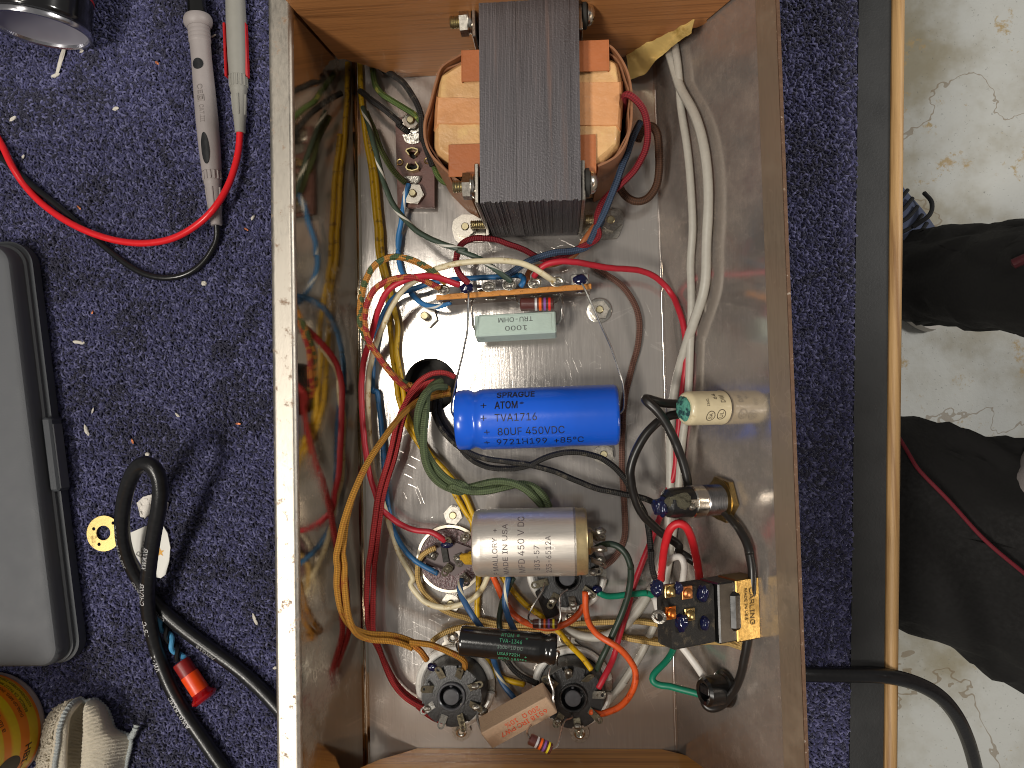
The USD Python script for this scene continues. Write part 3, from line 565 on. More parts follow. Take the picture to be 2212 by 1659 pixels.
for q in (((495, 480), (730, 455), (755, 490), (740, 590), (640, 620), (540, 590)), ((510, 1085), (740, 1080), (770, 1110), (740, 1170), (660, 1210), (590, 1160))):
    m = arr(m3.Manifold.hull_points(np.vstack([[P('g', x, y, 7.2 if i < 2 else 6.0) for i, (x, y) in enumerate(q)], [P('g', x, y, 5.2) for x, y in q]]))); part('solder_tab', m, SOLDER, cb)
for x, y in ((460, 882), (860, 862)): part('eyelet', place(lathe([(.9, 0), (1.3, 0), (1.5, .3), (1.3, .55), (.95, .5), (.9, .1)], 20), P('g', x, y, 5)), BRASS, cb)

# ================================================================== the terminal strip with its lugs
ts = thing('terminal_strip', P('H', 670, 720, 0), 'upright brown terminal strip with an orange top edge and soldered lugs below the transformer', 'terminal strip')
a, b = P('H', 38, 768, 22), P('H', 1302, 676, 22); X = (b - a) / np.linalg.norm(b - a); Yd = np.cross(ez, X); SM = np.column_stack([X, Yd, ez]); SL = np.linalg.norm(b - a)
STRIPM = mat('brown_strip_face', (92, 70, 56), .4, 0, .2, 500, .1); STRIPE = mat('orange_strip_edge', (200, 132, 54), .5, 0, .3, 500, .3, 1500, dirt=(120, 74, 30), dirt_at=(.55, .7), ds=500)
part('strip_board', box((a + b) / 2 - ez * 9 - Yd * .1, (SL, 2.0, 16.4), SM, .2), STRIPM, ts)
part('strip_edge', box((a + b) / 2 - ez * .4 - Yd * .1, (SL + .2, 2.2, .9), SM, .2), STRIPE, ts)
def on_strip(x): return a + X * (SL * (x - 38) / (1302 - 38))
for x, y, kind_ in ((108, 715, 'ring'), (300, 700, 'blue'), (475, 690, 'solder'), (645, 672, 'solder'), (850, 645, 'ring'), (1030, 642, 'ring'), (1215, 635, 'blue')):
    o = on_strip(x) + Yd * 2.2 + ez * 2.2
    cup = place(lathe([(1.2, 0), (2.2, .3), (2.75, 1.2), (2.5, 1.25), (2.0, .7), (0, .45)], 24), o - ez * .6, np.column_stack([X, Yd * .75, ez]))
    part('terminal_lug', join(cup, box(o - Yd * 1.0 - ez * 4, (2.6, .5, 8), SM, .1)), SOLDER if kind_ == 'solder' else NICKEL, ts)
    part('solder_joint', blob(o + ez * .2, 1.5, 1.2, .8, .6, x), SOLDER, ts)
    if kind_ == 'blue': part('blue_lacquer', blob(o + ez * 1.2, 2.1, 1.3, .95, .6, x), BLUE_LACQUER, ts)
    f = on_strip(x) - Yd * 1.15 - ez * 6.0
    part('eyelet', place(lathe([(.9, 0), (2.0, 0), (2.2, .25), (1.9, .5), (1.0, .35), (.9, .1)], 22), f, frame(-Yd, (0, 0, 1))), NICKEL, ts)
part('bracket_foot', box(on_strip(1215) + Yd * 2.6 - ez * 1.5, (7, 5, .8), SM, .2), NICKEL, ts); part('bracket_foot', box(on_strip(1215) + Yd * 5 - ez * 11.5, (6, .8, 20), SM, .2), NICKEL, ts)
part('bracket_foot', box(on_strip(420) + Yd * 2.5 - ez * 12, (5, .8, 20), SM, .2), NICKEL, ts)

# ================================================================== capacitors
def cap_lead(s, r=.42): return tube(smooth_path(spline(pts(s), .7), 3), r, 8)
p0, p1 = P('J', 205, 425, 14.2), P('J', 1522, 378, 14.2); ax = (p1 - p0) / np.linalg.norm(p1 - p0); L = np.linalg.norm(p1 - p0); R_ = 12.15
bc = thing('capacitor', (p0 + p1) / 2, 'large bright blue electrolytic capacitor with black lettering across the middle of the chassis', 'capacitor')
pr = [(0, .5), (8, .5), (10.6, .1), (11.6, .5), (12.05, 1.6), (12.15, 3), (12.1, 5.2), (11.5, 6.6), (11.15, 7.6), (11.5, 8.7), (12.1, 10), (R_, 11.5), (R_, L - 1.6), (11.7, L - .5), (10.8, L), (9.6, L - .2), (9.4, L - .6), (0, L - .6)]
part('sleeve', place(lathe(pr, 72), p0, frame(ax)), mat('blue_sleeve', (24, 92, 214), .26, 0, .05, 60, .05, 500, coat=.35), bc, smooth=40)
rows = [('SPRAGUE', 17.2, 14.8, 3.1, .87, 1), ('ATOM', 16.4, 9.0, 3.0, .455, 1), ('®', 26.2, 1.5, 1.2, .49, 0), ('TVA1716', 16.4, 16.3, 2.9, .04, 0), ('80UF 450VDC', 17.3, 25.8, 3.1, -.42, 0), ('9721H199  +85°C', 16.6, 33.8, 3.2, -.84, 0)]
for s_, al, w, h, t_, bd in rows:
    part('lettering', on_cyl(place(line(s_, h, w, bool(bd), .06), (0, -h / 2, 0)), p0, ax, (0, 0, 1), R_, al, t_), BLACK_PAINT, of(bc, 'sleeve'), smooth=False)
for al, t_ in ((11.0, .455), (11.0, .04), (12.0, -.42), (11.6, -.84)): part('plus_mark', on_cyl(place(join(box((1.1, 0, .03), (2.2, .3, .06), ch=.01), box((1.1, 0, .035), (.3, 2.0, .06), ch=.01)), (0, 0, 0)), p0, ax, (0, 0, 1), R_, al, t_), BLACK_PAINT, of(bc, 'sleeve'), smooth=False)
part('lead', cap_lead('J 208 412 13, 190 400 13, 165 370 14, 160 320 15, 175 220 18, 225 0 24, H 240 1290 24, 270 1150 26, 290 1050 27, 296 900 28, 300 760 28, 300 715 26'), LEAD, bc)
part('lead', cap_lead('J 1520 375 13, 1545 365 13, 1567 330 14, 1572 270 15, 1560 120 17, H 1540 1400 17, 1470 1190 19, 1390 1010 22, 1300 810 24, 1245 690 25, 1225 650 26'), LEAD, bc)
p0, p1 = P('c', -75, 590, 25), P('c', 1240, 545, 25); p0 = P('J', 342, 1425, 25); ax = p1 - p0; L = np.linalg.norm(ax); ax /= L; R_ = 12.9
sc = thing('capacitor', (p0 + p1) / 2, 'silver aluminium capacitor can with faded vertical print, lying over the sockets', 'capacitor')
pr = [(0, 1.0), (9, .9), (11.2, .3), (12.3, .9), (12.8, 2.4), (12.9, 4), (12.7, 5.2), (12.9, 6.4), (R_, L - 5), (12.95, L - 4.2), (12.6, L - 3.0), (12.7, L - 1), (12.2, L), (11, L + .1), (10.6, L - .5), (0, L - .5)]
SILV = metal_sheet('silver_can', (226, 218, 208), .28, .4, .06, aniso=(.1, 1, 1), met=.75); YSLV = mat('yellowed_can_end', (190, 170, 128), .35, .7, .2, 300)
part('can', place(lathe(pr[:-6], 72), p0, frame(ax)), SILV, sc, smooth=40); part('can_rim', place(lathe([(R_, L - 5)] + pr[-8:], 72), p0, frame(ax)), YSLV, sc, smooth=40)
part('end_boss', cyl(p0 + ax * (L - .5) , p0 + ax * (L + 2.2), 5.2, 32, .8), YSLV, sc)
for i, (s_, al, w, h, st) in enumerate((('F MALLORY  +', 10.2, 19.6, 1.9, -12.4), ('MADE IN USA', 14.0, 21.5, 1.9, -12.4), ('MFD 450 V DC', 20.2, 23.6, 2.4, -11.2), ('303-57', 25.7, 10.6, 2.0, -9.8), ('235-6512A', 30.0, 15.4, 2.0, -11.2))):
    part('lettering', on_cyl(place(line(s_, h, w, False, .06), (st, 0, 0)), p0, ax, (0, 0, 1), R_, al, 0, True), GREY_PRINT, of(sc, 'can'), smooth=False)
part('print_bar', on_cyl(box((-4.5, 2.55, .03), (12.0, .25, .06), ch=.01), p0, ax, (0, 0, 1), R_, 10.2, 0, True), GREY_PRINT, of(sc, 'can'), smooth=False)
for y, z, s in ((-2, 6, 1), (4, 3, 1.2), (-7, 0, 1), (1, -5, 1.3)):
    o = p0 + ax * (L + 1.5) + np.array([0, y, z]); part('terminal_lug', join(lug(o, rng.uniform(-.4, .4), .2, 6, 2.8, .8, .8), blob(o + ax * 3.4, 1.7 * s, 1.1, .8, .8, y + 9)), SOLDER, sc)
p0, p1 = P('e', 583, 333, 31), P('e', 1636, 436, 31); ax = p1 - p0; L = np.linalg.norm(ax); ax /= L; R_ = 5.55
kc = thing('capacitor', (p0 + p1) / 2, 'glossy black capacitor with green lettering above the two lower tube sockets', 'capacitor')
pr = [(0, .2), (4.6, 0), (5.3, .4), (R_, 1.4), (R_, L - 8), (5.75, L - 6.6), (5.45, L - 5.6), (5.1, L - 4.7), (5.0, L - 3.9), (5.4, L - 3.0), (5.75, L - 2.2), (5.7, L - .8), (5.2, L), (4.2, L), (4.0, L - .7), (0, L - .7)]
part('sleeve', place(lathe(pr, 56), p0, frame(ax)), mat('black_sleeve', (20, 20, 21), .2, 0, .1, 400, .05, 900, dirt=(58, 58, 56), dirt_at=(.6, .9), ds=90, coat=.5), kc, smooth=40)
GREENP = mat('green_print', (70, 148, 112), .5); FADED = mat('worn_print', (96, 120, 108), .5)
for s_, al, w, h, t_, m_ in (('ATOM  ®', 15.6, 6.8, 1.6, .95, GREENP), ('TVA-1346', 15.2, 8.4, 1.4, .54, GREENP), ('1000-10 DC', 14.6, 9.4, 1.1, .12, FADED), ('USA9722H', 14.8, 8.2, 1.2, -.33, GREENP), ('85°C 185°F+', 15.2, 10.6, 1.5, -.78, GREENP), ('+', 24.8, .9, 1.0, .82, GREENP), ('+', 24.8, 1.0, 1.1, -.42, GREENP)):
    part('lettering', on_cyl(place(line(s_, h, w, False, .05), (0, -h / 2, 0)), p0, ax, (0, 0, 1), R_, al, t_), m_, of(kc, 'sleeve'), smooth=False)
part('lead', cap_lead('e 1600 445 31, 1650 452 31, 1662 480 28, 1640 545 22, 1645 600 18'), LEAD, kc); part('lead', cap_lead('e 590 335 31, 560 345 29, 545 380 22, 560 440 18'), LEAD, kc)

# ================================================================== resistors
def carbon(p0, p1, r, bands, leads, label, grp=None):
    p0, p1 = np.array(p0), np.array(p1); ax = p1 - p0; L = np.linalg.norm(ax); ax /= L; t = thing('resistor', (p0 + p1) / 2, label, 'resistor', grp); Fm = frame(ax)
    part('body', place(lathe([(0, 0), (r - .45, 0), (r, .4), (r, L - .4), (r - .45, L), (0, L)], 32), p0, Fm), mat('resistor_body', (84, 44, 40), .28, 0, .2, 600, .05, coat=.5), t)
    for f, c, w in bands: part('colour_band', place(lathe([(r - .2, 0), (r + .04, 0), (r + .04, w), (r - .2, w)], 32), p0 + ax * (L * f), Fm), c, t)
    for s in leads: part('lead', cap_lead(s, .38), LEAD, t)
SIL = mat('silver_band', (205, 203, 205), .35, .3); ORB = mat('orange_band', (236, 98, 26), .35); VIB = mat('violet_band', (132, 84, 160), .35); REB = mat('red_band', (226, 44, 40), .35); YEB = mat('yellow_band', (232, 212, 50), .35)
carbon(P('a', 1322, 992, 20), P('a', 1760, 985, 20), 2.6, ((.44, SIL, .9), (.56, ORB, 1.0), (.70, VIB, .9), (.84, REB, .9)), ('a 1325 992 20, 1290 970 20, 1262 920 18, 1250 885 16', 'a 1758 985 20, 1795 970 19, 1820 910 17, 1835 870 16'), 'maroon banded resistor above the mint green cement resistor')
carbon(P('c', 597, 1525, 20), P('c', 890, 1527, 20), 1.85, ((.25, SIL, .75), (.44, ORB, .75), (.61, VIB, .75), (.80, YEB, .75)), ('c 600 1525 20, 560 1505 19, 540 1460 19, 580 1350 20, 650 1230 20, 720 1120 18, 735 1040 16', 'c 888 1525 20, 915 1505 20, 928 1430 20, 915 1300 19, 925 1180 17, 1010 1115 15'), 'small banded resistor lying in front of the orange wire bend')
carbon(P('U', 452, 1372, 34), P('U', 668, 1478, 34), 2.05, ((.30, SIL, .8), (.46, ORB, .85), (.63, VIB, .8), (.80, YEB, .75)), ('U 455 1368 34, 432 1330 33, 436 1290 30, 470 1240 26', 'U 668 1478 34, 690 1486 34, 715 1465 34, 745 1390 32, 795 1200 24, 850 1180 20, 880 1150 18, 860 1130 17'), 'small banded resistor hanging near the lower wooden end')
tc = P('a', 1265, 1285, 16.5); e0 = P('a', 745, 1318, 16.5); e1 = P('a', 1793, 1262, 16.5); X = (e1 - e0); L = np.linalg.norm(X); X /= L
Rb = np.column_stack([X, np.cross(ez, X), ez]) @ rotm(-.22, 0, 0)
gr = thing('resistor', tc, 'mint green rectangular cement resistor with upside-down lettering', 'resistor'); MINT = mat('mint_cement', (178, 196, 186), .5, 0, .1, 300, .25, 900, dirt=(140, 158, 148), dirt_at=(.6, .8), ds=120)
part('body', box(tc, (L, 9.0, 8.0), Rb, .5), MINT, gr); part('face_panel', box(tc + Rb @ (0, 0, 4.0), (L - 3.2, 7.2, .35), Rb, .15), MINT, gr)
for s_, w, h, x, y in (('TRU-OHM', 13.6, 1.9, 8.2, -2.6), ('1000', 8.6, 1.9, 5.8, .6)):
    q = line(s_, h, w, False, .06); q.vertices = np.asarray(q.vertices) * (-1, -1, 1); part('lettering', place(q, tc + Rb @ (x - 1.2, -y - .35 if s_ == '1000' else -y, 4.2), Rb), mat('dark_stamp', (84, 88, 86), .6), of(gr, 'body'), smooth=False)
part('lead', cap_lead('a 735 1320 16, 712 1280 17, 698 1150 18, 690 1000 18, 690 925 17', .5), LEAD, gr); part('lead', cap_lead('a 1795 1255 16, 1840 1220 17, 1868 1150 18, 1858 1080 19, 1880 960 18, 1840 870 16', .5), LEAD, gr)
c0, c1 = P('e', 862, 1345, 21), P('e', 1565, 955, 21); X = c1 - c0; L = np.linalg.norm(X); X /= L; cc = (c0 + c1) / 2
Rb = np.column_stack([X, np.cross(ez, X), ez]) @ rotm(math.radians(25), 0, 0)
sr = thing('resistor', cc, 'long sand-coloured ceramic resistor with orange lettering, slanting by the lower sockets', 'resistor'); SAND = mat('sand_ceramic', (178, 150, 124), .75, 0, .16, 900, .4, 2200, dirt=(150, 124, 100), dirt_at=(.55, .75), ds=200)
part('body', box(cc, (L, 9.2, 8.6), Rb, .35), SAND, sr)
ST = mat('orange_stamp', (214, 70, 28), .6)
# lettering on the side that faces the lower wooden end
fn, fu = Rb @ np.array([0, 0, 1.0]), Rb @ np.array([0, 1.0, 0])
for s_, w, h, x, u in (('200 Ω   10%', 14.5, 2.2, 9.6, 2.2), ('6518 IRC PW7', 20.0, 2.1, 11.6, -.8)):
    q = line(s_, h, w, False, .06); q.vertices[:, 1] -= 0; M_ = np.column_stack([-X, -fu, fn])
    part('lettering', place(q, cc + fn * 4.32 + X * x + fu * (u + 1.0), M_), ST, of(sr, 'body'), smooth=False)
part('lead', cap_lead('e 1600 1010 22, 1590 960 22, 1605 900 21, 1570 800 20, 1545 690 19, 1560 640 18', .5), LEAD, sr); part('lead', cap_lead('e 830 1330 20, 790 1250 18, 770 1150 16, 790 1080 15', .5), LEAD, sr); part('solder_joint', blob(P('e', 815, 1100, 14), 2.3, 1.1, .8, .7, 5), SOLDER, sr)
# ================================================================== things mounted on the leaning wall
w0 = right_wall('K', 915, 425)
ul = thing('capped_capacitor', w0, 'cream cylinder with round approval marks and a green corroded end on the leaning wall', 'capacitor'); Fc = frame(WN, (0, 1, 0))
CREAM = mat('cream_sleeve', (222, 208, 172), .4, 0, .14, 250, coat=.3, dirt=(178, 158, 112), dirt_at=(.58, .75), ds=160)
part('body', place(lathe([(0, 0), (6.2, 0), (6.35, 1.0), (6.2, 1.6), (6.2, 14.2), (5.8, 15.4), (5.0, 16), (0, 15.9)], 40), w0, Fc), CREAM, ul)
part('end_fill', place(blob((0, 0, 0), 4.6, 1, 1, .3, 3, .35), w0 + WN * 15.9, Fc), mat('green_corrosion', (88, 158, 140), .7, 0, .45, 700, .6, 1500, dirt=(22, 60, 66), dirt_at=(.45, .6), ds=420), ul)
upv = np.array([0, 0, 1.0])
for s_, al, w, h, t_ in (('INC.', 9.8, 3.0, 1.0, .35), ('DW', 3.4, 3.0, 1.9, .55), ('64', 6.4, 2.6, 1.5, .72)):
    part('lettering', on_cyl(place(line(s_, h, w, False, .05), (-w / 2, -h / 2, 0)), w0, -WN, upv, 6.2, -al, t_ - .0, True), mat('brown_print', (74, 62, 48), .5), of(ul, 'body'), smooth=False)
for al, t_, s_ in ((4.2, -.42, 'UL'), (8.6, -.5, 'SA')):
    a = np.linspace(0, 2 * np.pi, 33); ringp = sg.LineString(np.column_stack([np.cos(a) * 1.9, np.sin(a) * 1.7])).buffer(.13)
    m_ = join(prism(ringp, 0, .05), place(line(s_, 1.5, 2.2, False, .05), (-1.1, -.75, 0))); part('round_mark', on_cyl(m_, w0, -WN, upv, 6.2, -al, t_, True), mat('brown_print', (74, 62, 48), .5), of(ul, 'body'), smooth=False)
f0 = right_wall('K', 945, 1172); fh = thing('fuse_holder', f0, 'black and nickel threaded fuse holder with a brass hex nut on the leaning wall', 'fuse holder')
part('hex_nut', place(hexnut(15.0, 2.4, 5.2, .4), f0 + WN * .4, Fc @ rotm(0, 0, .35)), BRASS, fh)
th = [(4.4, 0)]
for i in range(11): th += [(5.05, 2.4 + i * .72), (5.6, 2.75 + i * .72)]
part('threaded_barrel', place(lathe([(0, 0)] + th + [(5.0, 10.6), (0, 10.6)], 40), f0, Fc), mat('dark_chrome', (176, 174, 174), .26, 1.0, .2), fh)
part('nickel_band', place(lathe([(0, 10.5), (5.75, 10.5), (5.9, 11), (5.9, 15.0), (5.6, 15.4), (0, 15.4)], 40), f0, Fc), NICKEL, fh)
part('barrel', place(lathe([(0, 15.3), (5.4, 15.3), (5.4, 22), (4.9, 24.6), (3.2, 26), (0, 26.2)], 40), f0, Fc), BAKELITE, fh)
part('blue_lacquer', blob(f0 + WN * 27.2 + np.array([0, -1.0, 0]), 3.1, .9, 1.15, .9, 2, .5), BLUE_LACQUER, fh); part('side_lug', join(box(f0 + WN * 14.5 + np.array([0, 0, 5.9]), (4.2, 3, .7), np.column_stack([WN, [0, 1, 0], np.cross(WN, [0, 1, 0])]), .2), blob(f0 + WN * 15.5 + np.array([0, -1, 6.4]), 1.3, 1, 1, .8, 6)), SOLDER, fh)
part('fuzz', blob(f0 + WN * 21.5 + np.array([1, 1, 4.6]), 2.8, 1.5, 1.1, .55, 9, .7), mat('grey_fuzz', (84, 80, 64), .95, 0, .5, 1200, 1, 3000), fh)
s0 = right_wall('N', 895, 615); sw = thing('switch', s0, 'black fuzzy two-pole switch with a gold bracket and blue lacquered lugs on the leaning wall', 'switch')
YV = np.array([0, 1.0, 0]); yaw = .12; XS = WN * math.cos(.1) + WS * math.sin(.1); XS /= np.linalg.norm(XS); US = np.cross(XS, YV) * -1; US = US if US[2] > 0 else -US
SWM = np.column_stack([XS, YV, np.cross(XS, YV)]); sgn = 1 if SWM[2, 2] > 0 else -1
FUZZ = mat('fuzzy_black', (34, 31, 28), .8, 0, .5, 900, .9, 2500, dirt=(84, 74, 58), dirt_at=(.52, .72), ds=380)
GOLD = mat('gold_plate', (146, 121, 70), .36, 1.0, .12, 300, .05)
part('gold_bracket', join(box(s0 + XS * 5.2 + US * .2, (10.4, 21.0, 9.4), SWM, .4)), GOLD, sw); part('black_insert', box(s0 + XS * 10.5 + US * 2.9, (4.4, 13.2, 5.6), SWM, 1.2), mat('gloss_black', (20, 20, 20), .2, 0, .2, coat=.5), sw)
part('body', box(s0 + XS * 13.6 + US * -.6, (8.0, 20.2, 10.0), SWM, .5), mat('gloss_black', (20, 20, 20), .2), sw); part('terminal_block', box(s0 + XS * 26.6 + US * -1.6, (18.2, 19.6, 9.2), SWM, .9), FUZZ, sw)
for s_, w, h, ux in (('CARLING', 12.5, 2.0, 4.6), ('MADE IN USA', 10.6, 1.2, 6.8)):
    q = line(s_, h, w, False, .05); Mx = np.column_stack([-YV, -XS, np.cross(YV, XS)]); part('lettering', place(q, s0 + XS * ux + YV * 7.2 + US * 4.98, Mx), mat('dark_stamp_gold', (92, 66, 22), .5), of(sw, 'gold_bracket'), smooth=False)
def on_switch(x, y, h=3.4):
    return on_plane('N', x, y, s0 + US * h, US)
for x, y, c in ((385, 530, BRASS), (495, 540, mat('copper_lug', (190, 124, 76), .4, .9, .2, 500)), (390, 670, mat('orange_copper', (206, 120, 56), .35, 1.0, .2)), (512, 680, BRASS)):
    o = on_switch(x, y); part('contact_plate', box(o - US * .1, (4.2, 4.2, .7), SWM, .15), c, sw); part('rivet', place(lathe([(0, .9), (.7, .9), (1.2, 1.2), (1.7, .7), (1.8, 0)], 20), o, SWM if sgn > 0 else np.column_stack([XS, -YV, US])), c, of(sw, 'contact_plate'))
for x, y, r in ((305, 510, 2.5), (440, 512, 1.8), (595, 550, 2.4), (460, 735, 2.4), (605, 735, 1.9)): part('blue_lacquer', blob(on_switch(x, y, 3.8), r, .85, 1.15, .8, x, .35), BLUE_LACQUER, sw)
part('eye_lug', place(lathe([(1.3, 0), (2.3, .1), (2.5, .7), (2.2, 1.1), (1.4, 1.0), (1.3, .2)], 24), on_switch(318, 690, 3.2), frame((-.35, -.25, .9))), SOLDER, sw)
g0 = right_wall('N', 745, 1150); gm_ = thing('grommet', g0, 'round black strain-relief grommet low on the leaning wall', 'grommet')
part('flange', place(lathe([(3.2, 0), (6.4, 0), (6.7, .5), (6.4, 1.6), (5.4, 2.0), (5.2, 9), (4.4, 10), (3.2, 9.6), (3.0, 1)], 36), g0, Fc), mat('gloss_black', (20, 20, 20), .2), gm_); part('clamp_tab', box(g0 + WN * 6 + np.array([0, .6, 0]), (7, 3.4, 6.0), np.column_stack([WN, [0, 1, 0], np.cross(WN, [0, 1, 0])]), .6), BAKELITE, gm_)

# ================================================================== wires
def lively(p, r):
    n = np.stack([meshkit.fbm(p / 13.0 + 5.1 * k, 3, k) - .5 for k in range(3)], -1); w = np.minimum(np.arange(len(p)), np.arange(len(p))[::-1])[:, None] / 8.0
    q = p + n * 1.3 * np.clip(w, 0, 1); q[:, 2] = np.where(p[:, 2] >= r, np.maximum(q[:, 2], r), q[:, 2]); return q
def wire(name, s, r, m_, label, cat='wire', group=None, step=.9):
    r = r * (1.0 if 'felt' in name else .84)
    p = smooth_path(spline(pts(s, r, True), step), 4); p = smooth_path(p, 60) if name == 'grey_cable' else lively(p, r); m, uv = tube(p, r * (1 + .09 * (meshkit.fbm(p / 7.0, 3) - .5)), 12, True); return solo(name, m, m_, label, cat, group, uv=uv)
def pair(name, s, r, m_, labels, turns=.05, phase=0.0, gap=1.0):
    r = r * .86; p = smooth_path(spline(pts(s, r * 2, True), .9), 6); T, N, B = rings(p); Ls = np.concatenate([[0], np.cumsum(np.linalg.norm(np.diff(p, axis=0), axis=1))])
    wob = Ls * turns + phase + .5 * np.sin(Ls / 17.0)
    for k in (0, 1):
        a = wob + k * math.pi; off = (np.cos(a)[:, None] * N + np.sin(a)[:, None] * B) * r * gap; q = p + off; q[:, 2] = np.maximum(q[:, 2], r) if p[0, 2] > 2 else q[:, 2]
        m, uv = tube(smooth_path(q, 3), r, 12, True); solo(name, m, m_, labels[k], 'wire', None, uv=uv)
RED = wire_mat('red_insulation', (180, 34, 50)); REDB = wire_mat('bright_red_insulation', (206, 34, 44)); DRED = wire_mat('dark_red_cloth', (136, 26, 38), 'cloth'); RCL = wire_mat('red_cloth', (170, 42, 44), 'cloth')
YEL = wire_mat('yellow_insulation', (206, 164, 14), dirt=(120, 88, 16)); CREAMW = wire_mat('cream_insulation', (214, 202, 168), dirt=(168, 138, 78)); GREYW = wire_mat('grey_cable', (178, 174, 164))
GRN = wire_mat('green_striped_insulation', (50, 66, 54), 'stripe', (196, 194, 184)); BLU = wire_mat('blue_insulation', (34, 98, 150), dirt=(40, 60, 70)); BLUS = wire_mat('blue_striped_insulation', (52, 118, 176), 'stripe', (214, 214, 208))
MUS = wire_mat('mustard_cloth', (178, 124, 36), 'cloth', dirt=(150, 84, 24)); BEI = wire_mat('beige_cloth', (206, 172, 106), 'cloth'); GCL = wire_mat('green_cloth', (84, 98, 64), 'cloth', dirt=(64, 74, 48)); GCL2 = wire_mat('mottled_green_cloth', (84, 106, 50), 'cloth', dirt=(150, 150, 64))
BCL = wire_mat('black_cloth', (36, 34, 33), 'cloth', dirt=(84, 78, 68)); BLK = wire_mat('black_insulation', (32, 30, 29), rough=.34); DGR = wire_mat('dark_green_insulation', (36, 52, 42), dirt=(40, 40, 34)); TEAL = wire_mat('teal_insulation', (0, 120, 92)); WHT = wire_mat('white_insulation', (222, 218, 212))
ORG = wire_mat('orange_insulation', (218, 88, 34), dirt=(168, 60, 20)); ORR = wire_mat('orange_red_cloth', (196, 120, 56), 'cloth', (168, 48, 46)); ORGN = wire_mat('orange_green_cloth', (190, 128, 52), 'cloth', (76, 94, 56)); SLATE = wire_mat('slate_cloth', (62, 80, 106), 'cloth'); BRN = wire_mat('brown_cloth', (112, 78, 66), 'cloth'); OBR = wire_mat('orange_brown_insulation', (172, 102, 60)); DBR = wire_mat('dark_brown_felt', (84, 54, 36), 'cloth')
SWHT = wire_mat('blue_white_insulation', (44, 84, 128), 'stripe', (206, 198, 172))
# along the upright wall
wire('yellow_wire', 'D 690 400 2, 700 640, 735 900, 775 1180, 800 1480, G 1000 180, 1012 380, 1052 560, 1085 720, 1100 900, 1128 1150, 1150 1400, 1180 1600, I 1200 200, 1260 380, 1350 530, 1460 680, 1560 800, 1660 960, 1760 1120, J 330 1250, 350 1400, M 345 200, 345 400, 345 560, 375 720 , 405 850, 470 960, 560 1000, 690 1035', 1.35, YEL, 'yellow wire along the upright wall that ends by the sand-coloured resistor')
wire('yellow_wire', 'D 745 860 3.4, 800 1190, 825 1500, G 1030 180, 1045 380, 1085 600, 1140 850, 1170 1000, 1165 1200, 1200 1450, 1222 1570, I 1240 250, 1320 420, 1440 600, 1550 720, 1640 830, 1740 980, 1800 1120, J 350 1230 4, M 440 60, 520 230, 600 330, 700 430, 850 545, 950 640 6, 1050 760 10, 1130 840 14, 1195 925 16', 1.35, YEL, 'yellow wire crossing the orange wire and ending on the right-hand lower socket')
wire('green_wire', 'D 712 700 14, 760 860 17, 800 1000 19, 850 1190 21, 935 1380 23, 1060 1505 25, 1230 1590 27, 1390 1640 28, a 480 265 28, 700 360, 900 470, 1060 580 27, 1200 690 25', 1.35, GRN, 'dark green wire with a white stripe arcing from the upper corner to the terminal strip')
wire('red_wire', 'G 1675 668 26, 1500 605 30, 1350 598 32, 1200 640 33, 1090 720 32, 1025 850 28, 980 1000 22, 935 1150 16, 895 1290 12, 880 1480 10, I 880 100 10, 890 350, 915 560, 945 760 9, 985 900, 1020 1020 8, 1085 1090 7, 1180 1160, 1300 1215, 1450 1232 8, 1510 1265, 1560 1305 7', 1.45, RED, 'long red wire looping from the terminal strip down to the brown wafer socket')
wire('cream_wire', 'H 1005 640 24, 930 590 27, 850 540 29, 650 475 31, 400 475 32, 200 495 31, 20 545 29, G 1480 548 28, 1380 610 26, 1290 660 25, 1200 730 24, 1120 850 22, 1060 980 19, 1000 1120 15, 965 1250 11, 942 1400 8, 930 1600, I 938 300 6, 955 560, 985 800 5, 1050 1000, 1110 1190 4, 1180 1400, 1300 1640, L 1230 190, 1330 325 5, 1450 380, 1600 372, 1710 335, 1790 260 6, M 390 290 8, 425 215', 1.4, CREAMW, 'cream wire arcing over the terminal strip and down around the wafer socket')
wire('cloth_wire', 'G 1515 692 26, 1420 645 29, 1300 603 33, 1200 605 34, 1100 630 35, 985 700 35, 925 820 34, 905 950 30, 930 1090 26, 1000 1230 20, 1100 1370 14, 1200 1470 7, 1280 1540 0, 1340 1560 -8', 1.45, ORR, 'orange and red speckled cloth wire looping from the terminal strip into the chassis hole')
wire('cloth_wire', 'G 1565 650 26, 1450 550 31, 1340 480 34, 1230 443 36, 1130 440 37, 1020 485 38, 950 550 38, 905 640 37, 880 750 35, 862 880 33, 880 1020 28, 935 1130 23, 1010 1245 17, 1120 1380 11, 1230 1470 4, 1330 1500 -6', 1.5, ORGN, 'orange and green speckled cloth wire making the widest loop left of the terminal strip')
wire('blue_wire', 'D 1010 1200 8, 990 1290 7, 975 1400 6, 945 1530 4, 938 1640, G 1195 250 3, 1178 370 3, 1185 480, 1215 590 4, 1275 720 6, 1340 795 8, 1420 838 10, 1510 842 12, 1605 808 15', 1.3, BLUS, 'blue wire with a white stripe from the connector board to the terminal strip end')
wire('blue_wire', 'H 725 680 24, 755 640 24, 745 605 22, 690 590 18, 560 598 14, 400 605 12, 200 622 11, 0 645, G 1330 690 10, 1180 745 8, 1085 845 5, 1035 960 4, 1000 1100 3, 970 1350, 975 1550, I 995 70 3, 1030 230, 1048 400, 1055 600, 1068 800, 1088 1000, 1120 1160, 1200 1340 5, 1320 1470 7, 1420 1530, 1500 1570 8', 1.35, BLU, 'blue wire curving from the terminal strip along the upright wall to the wafer socket')
